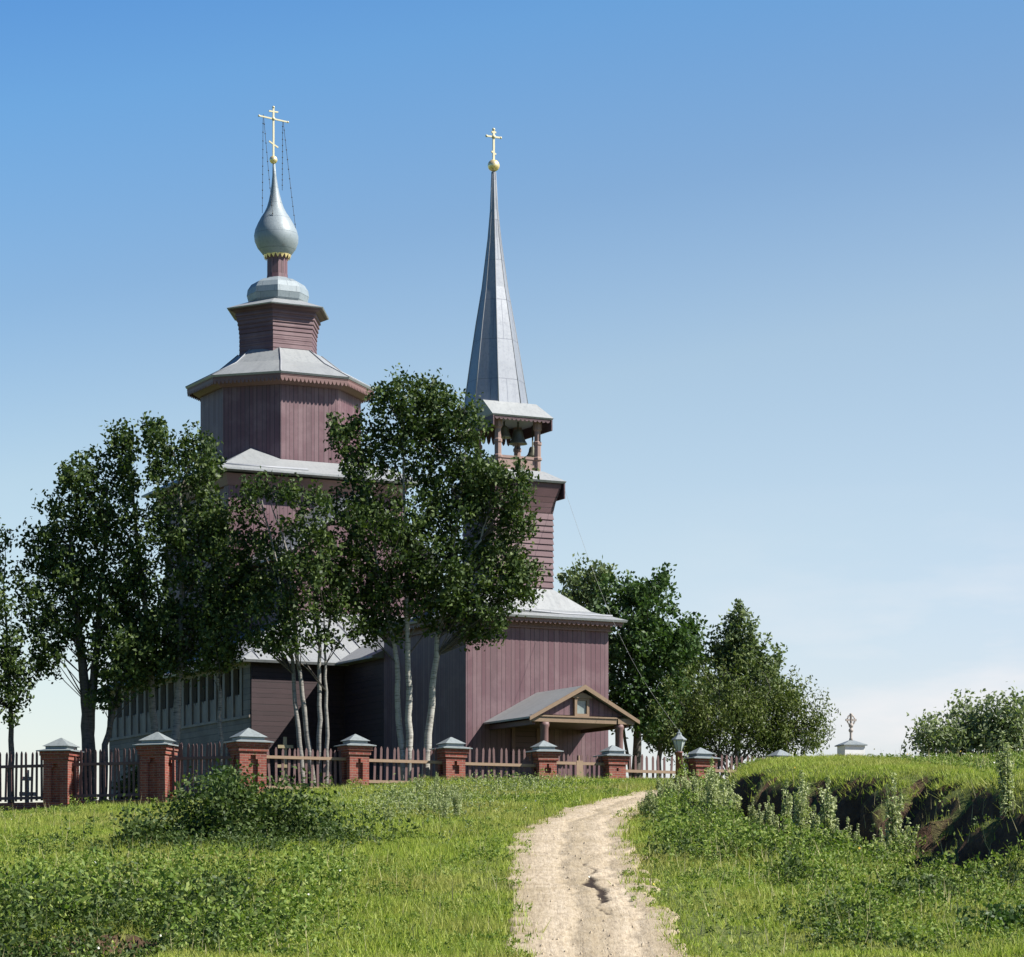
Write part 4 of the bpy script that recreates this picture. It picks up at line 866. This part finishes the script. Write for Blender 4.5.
def lump(x, y): return sstep(.36, .56, fbm(x*.8+3, y*.8))
def cd_(x, y):
    r_ = right_w(x, y)*(.45+.55*lump(x, y)); l_ = np.maximum(low_w(x, y)*(.22+.78*lump(x, y)), rim_low(x, y)); md = .10+.5*sstep(.47, .6, fbm(x*.35+4, y*.35))
    d = np.clip(np.maximum.reduce([r_, l_, md*(1-on_w(x, y)), .5*rim_w(x, y), shoulder(x, y)*1.2, fence_w(x, y)]), 0, 1)
    return d*(1-.85*face_w(x, y))*edge_fade(x, y)*sstep(105, 99, y)*(1-.8*sstep(.9, 1.4, steep(x, y)))
x, y, z = scatter(62000, -19, 21, 44, 104, cd_)
H = .07+.10*rng.random(len(x))+right_w(x, y)*.5*rng.random(len(x))*(.2+lump(x, y))+low_w(x, y)*.7*rng.random(len(x))*(.06+lump(x, y))+.55*rim_low(x, y)*rng.random(len(x))-.6*face_w(x, y)*0+shoulder(x, y)*.4*rng.random(len(x))*sstep(4.6, 6.4, x)+fence_w(x, y)*.4*rng.random(len(x))+rim_w(x, y)*.2*rng.random(len(x))
def clumps(name, x, y, z, H, mat, label, nl=16, k0=.05, k1=.075):
    n = len(x); rr_ = (.06+.28*H)[:, None]*rng.random((n, nl))**.5; an = rng.uniform(0, 2*np.pi, (n, nl)); hh = rng.random((n, nl))**.7
    P = np.stack([x[:, None]+rr_*np.cos(an)*(1.15-.7*hh), y[:, None]+rr_*np.sin(an)*(1.15-.7*hh), z[:, None]+H[:, None]*hh], -1).reshape(-1, 3)
    sz = np.repeat(k0+k1*H, nl)[:, None]
    tag(npmesh(name, rot_leaves(P, len(P), sz, -.1, .5), 4, M[mat]), label, 'weeds', kind='stuff')
clumps('weeds', x, y, z, H, 'weed', 'leafy weeds in tufts over the slopes beside the path')
def dark_w(x, y):
    corner = sstep(-3.4, -5.2, x)*sstep(57, 50, y)*(.3+.7*lump(x*1.2, y)); round_bush = np.exp(-((x+6.3)/2.6)**2-((y-67.5)/3.2)**2)*.8
    right = right_w(x, y)*sstep(.5, .62, fbm(x*.7+11, y*.5))*.8+.35*np.exp(-((x-5.2)/1.2)**2-((y-74)/5)**2)
    return np.clip(np.maximum.reduce([corner, round_bush, right]), 0, 1)*(1-.9*face_w(x, y))*edge_fade(x, y)
x, y, z = scatter(34000, -12, 14, 44.5, 90, dark_w)
H = .15+.5*rng.random(len(x))**1.3*(.4+.6*lump(x*1.2, y))+.25*rng.random(len(x))*sstep(-3.4, -5.2, x)*sstep(56, 50, y)
clumps('tall_weeds', x, y, z, H, 'nettle', 'darker taller weeds in thick patches on both slopes', 20, .05, .09)
# patches of long grass
x, y, z = scatter(420000, -19, 21, 43, 102, lambda x, y: sstep(.5, .62, fbm(x*.45+21, y*.3))*edge_fade(x, y)*(1-.9*face_w(x, y))*(1-.8*on_w(x, y)))
v = blades(x, y, z, .10, .30, .011, .4); tag(npmesh('long_grass', v, 3, M['grass']), 'patches of longer grass among the short turf', 'grass', kind='stuff')
x, y, z = scatter(26000, -19, 21, 44, 100, lambda x, y: np.clip(.12+.8*right_w(x, y)+.6*low_w(x, y)+.8*rim_w(x, y)+.6*shoulder(x, y), 0, 1)*(1-on_w(x, y))*edge_fade(x, y)*.6)
v = blades(x, y, z, .2, .55, .010, .2); g4 = npmesh('dry_stalks', v, 3, M['stalk']); tag(g4, 'thin pale grass stalks standing among the weeds', 'grass', kind='stuff')
# pale wormwood in the middle of the left slope
def wm(x, y): return (np.exp(-((x+2.8)/1.5)**2-((y-80)/7)**2)+.8*np.exp(-((x-.1)/1.8)**2-((y-91)/3.5)**2))*sstep(.35, .5, fbm(x*.9, y*.9))*(1-path_mask(x, y))
x, y, z = scatter(60000, -8, 4, 60, 98, wm)
v3 = blades(x, y, z, .25, .62, .014, .22); P = np.stack([x, y, z+rng.uniform(.1, .5, len(x))], 1)
lv = rot_leaves(P, len(P), .09, -.5, .4)
g3 = npmesh('wormwood', lv, 4, M['wormwood']); tag(g3, 'pale grey green wormwood patch left of the path', 'weeds', kind='stuff')
# flower heads
def flowers(name, n, dens, colr, label, size):
    x, y, z = scatter(n, -15, 20, 46, 95, dens); P = np.stack([x, y, z+rng.uniform(.2, .42, len(x))], 1)
    o = npmesh(name, rot_leaves(P, len(P), size, 0, 1.0), 4, plain(name+'_petals', colr, tuple(min(1, k*1.1) for k in colr), 3, .7, 0, 0)); tag(o, label, 'flowers', kind='stuff')
flowers('white_flowers', 2600, lambda x, y: .02+.5*sstep(10.5, 13, x)*sstep(92, 78, y)+.3*sstep(-2, -4, x)*sstep(62, 52, y), (.5, .5, .43), 'small white flower heads dotted through the weeds', .05)
flowers('yellow_flowers', 1800, lambda x, y: .03+.4*sstep(10.5, 13, x)*sstep(92, 78, y), (.65, .45, .05), 'small yellow flower heads dotted through the weeds', .048)

def pebbles(n=330):
    y = 45+44*rng.random(n)**1.6; xl = np.interp(y, ELX[:, 1], ELX[:, 0]); xr = np.interp(y, ERX[:, 1], ERX[:, 0]); x = xl+(xr-xl)*rng.beta(.8, .8, n); z = ground_h(x, y)
    b = MB()
    for X, Y, Z in zip(x, y, z):
        q = .01+.025*random.random()**3; a0 = random.uniform(0, 6)
        b.loft([[(X+q*k*math.cos(a0+i*2*math.pi/5)*random.uniform(.7, 1.2), Y+q*k*math.sin(a0+i*2*math.pi/5)*random.uniform(.7, 1.2), Z+h*q) for i in range(5)] for k, h in ((1, .1), (.95, .8), (.4, 1.5))])
    tag(b.build('pebbles', M['stone']), 'small stones and clods scattered over the dirt path', 'stones', kind='stuff')
pebbles()
# tall mugwort plants
def mugwort_mesh(H, spread, n=950):
    t = rng.random(n)**.8; an = rng.uniform(0, 2*np.pi, n); nb = 7
    k = rng.integers(0, nb, n); ba = k*2*np.pi/nb+.4; bl = spread*(k > 0)
    cx = bl*np.cos(ba)*t; cy = bl*np.sin(ba)*t; hz = H*(1-.3*(k > 0)*(.35+.11*k))
    r = (.065*(1-t)+.02)*(1+.5*rng.random(n)*(1-t))
    P = np.stack([cx+r*np.cos(an), cy+r*np.sin(an), hz*t], 1); return rot_leaves(P, n, .064, -.7, .42)
def mug_stems(H, spread):
    b = MB()
    for k in range(7):
        an = k*2*math.pi/7+.4; s = spread if k else 0; h = H*(1-.3*(k > 0)*(.35+.11*k)); b.tube([(0, 0, -.05), (s*math.cos(an)*.5, s*math.sin(an)*.5, h*.5), (s*math.cos(an), s*math.sin(an), h)], [.014, .01, .004], 4)
    return b
protos = []
for i in range(4):
    t = empty('mugwort_plant', (0, 0, 0)); H = (1.25, 1.05, 1.4, .9)[i]; sp = (.14, .2, .1, .24)[i]
    npmesh('foliage', mugwort_mesh(H, sp), 4, M['mugwort'], t); mug_stems(H, sp).build('stem', M['nettle'], t); protos.append([t, False])
def mug(px, py, Y, scale, label, group, kind=None):
    i = kind if kind is not None else random.randrange(4); t, used = protos[i]
    o = copy_tree(t) if used else t; protos[i][1] = True
    x = (px-CX)*Y/F; o.location = (x, Y, gz(x, Y)-.03); o.scale = (scale*random.uniform(.9, 1.25), scale*random.uniform(.9, 1.25), scale); o.rotation_euler = (random.uniform(-.07, .07), random.uniform(-.07, .07), random.uniform(0, 6))
    tag(o, label, 'plant', group)
GM = 'tall mugwort plants on the bank right of the path'
for k in range(60):
    Y = 93-17*((k*.618) % 1); px = 638+10*random.random()+(80+8*(93-Y)/17)*((k*.377) % 1)
    if 666 < px < 690 and Y > 88: continue
    yt = max(806-(px-635)*.72, 752 if px > 690 else 765)+random.uniform(0, 26); sc_ = ((HY-yt)*Y/F-gz((px-CX)*Y/F, Y))/1.2
    if sc_ < .35: continue
    mug(px, 0, Y, min(sc_, 1.35), 'grey green mugwort in the dense stand between the path and the earth bank', GM)
for k in range(34):
    px = 640+86*((k*.618+.2) % 1); Y = 76+8*((k*.377) % 1)-(px-640)*.01
    mug(px, 0, Y, random.uniform(.5, .95)*(.75 if px < 665 else 1), 'pale mugwort low on the weedy slope in front of the dense stand', 'shorter mugwort plants low on the weedy slope')
for k in range(16):
    Y = 74+17*((k*.618) % 1); px = 372+30*random.random()+70*((k*.377) % 1)+(Y-74)*2.5
    mug(px, 0, Y, random.uniform(.4, .75), 'silvery mugwort plant on the grassy slope left of the dirt path', 'mugwort plants on the slope left of the path')
mug(892, 0, 65, 1.6, 'tallest bushy mugwort standing before the dark hollow of the earth bank', None, 0)
mug(882, 0, 64, 1.1, 'shorter mugwort close left of the tallest bushy one', None, 1)
mug(906, 0, 64.5, 1.2, 'mugwort close right of the tallest bushy one', None, 3)
mug(1008, 0, 62, 1.3, 'thin mugwort near the right edge of the photo on the sunny slope', None, 2)
for px, Y, s in ((785, 71, 1.25), (797, 69, 1.1), (806, 70, 1.45), (826, 68.5, 1.4), (815, 68, .8), (774, 74, 1.0), (846, 68, .9), (760, 74, .9), (768, 71, .8), (838, 67, .7), (858, 66, .8), (752, 77, 1.0)):
    mug(px, 0, Y, s*1.12, 'thin mugwort spike in the row before the shaded earth bank', 'mugwort spikes before the shaded earth bank', 2)
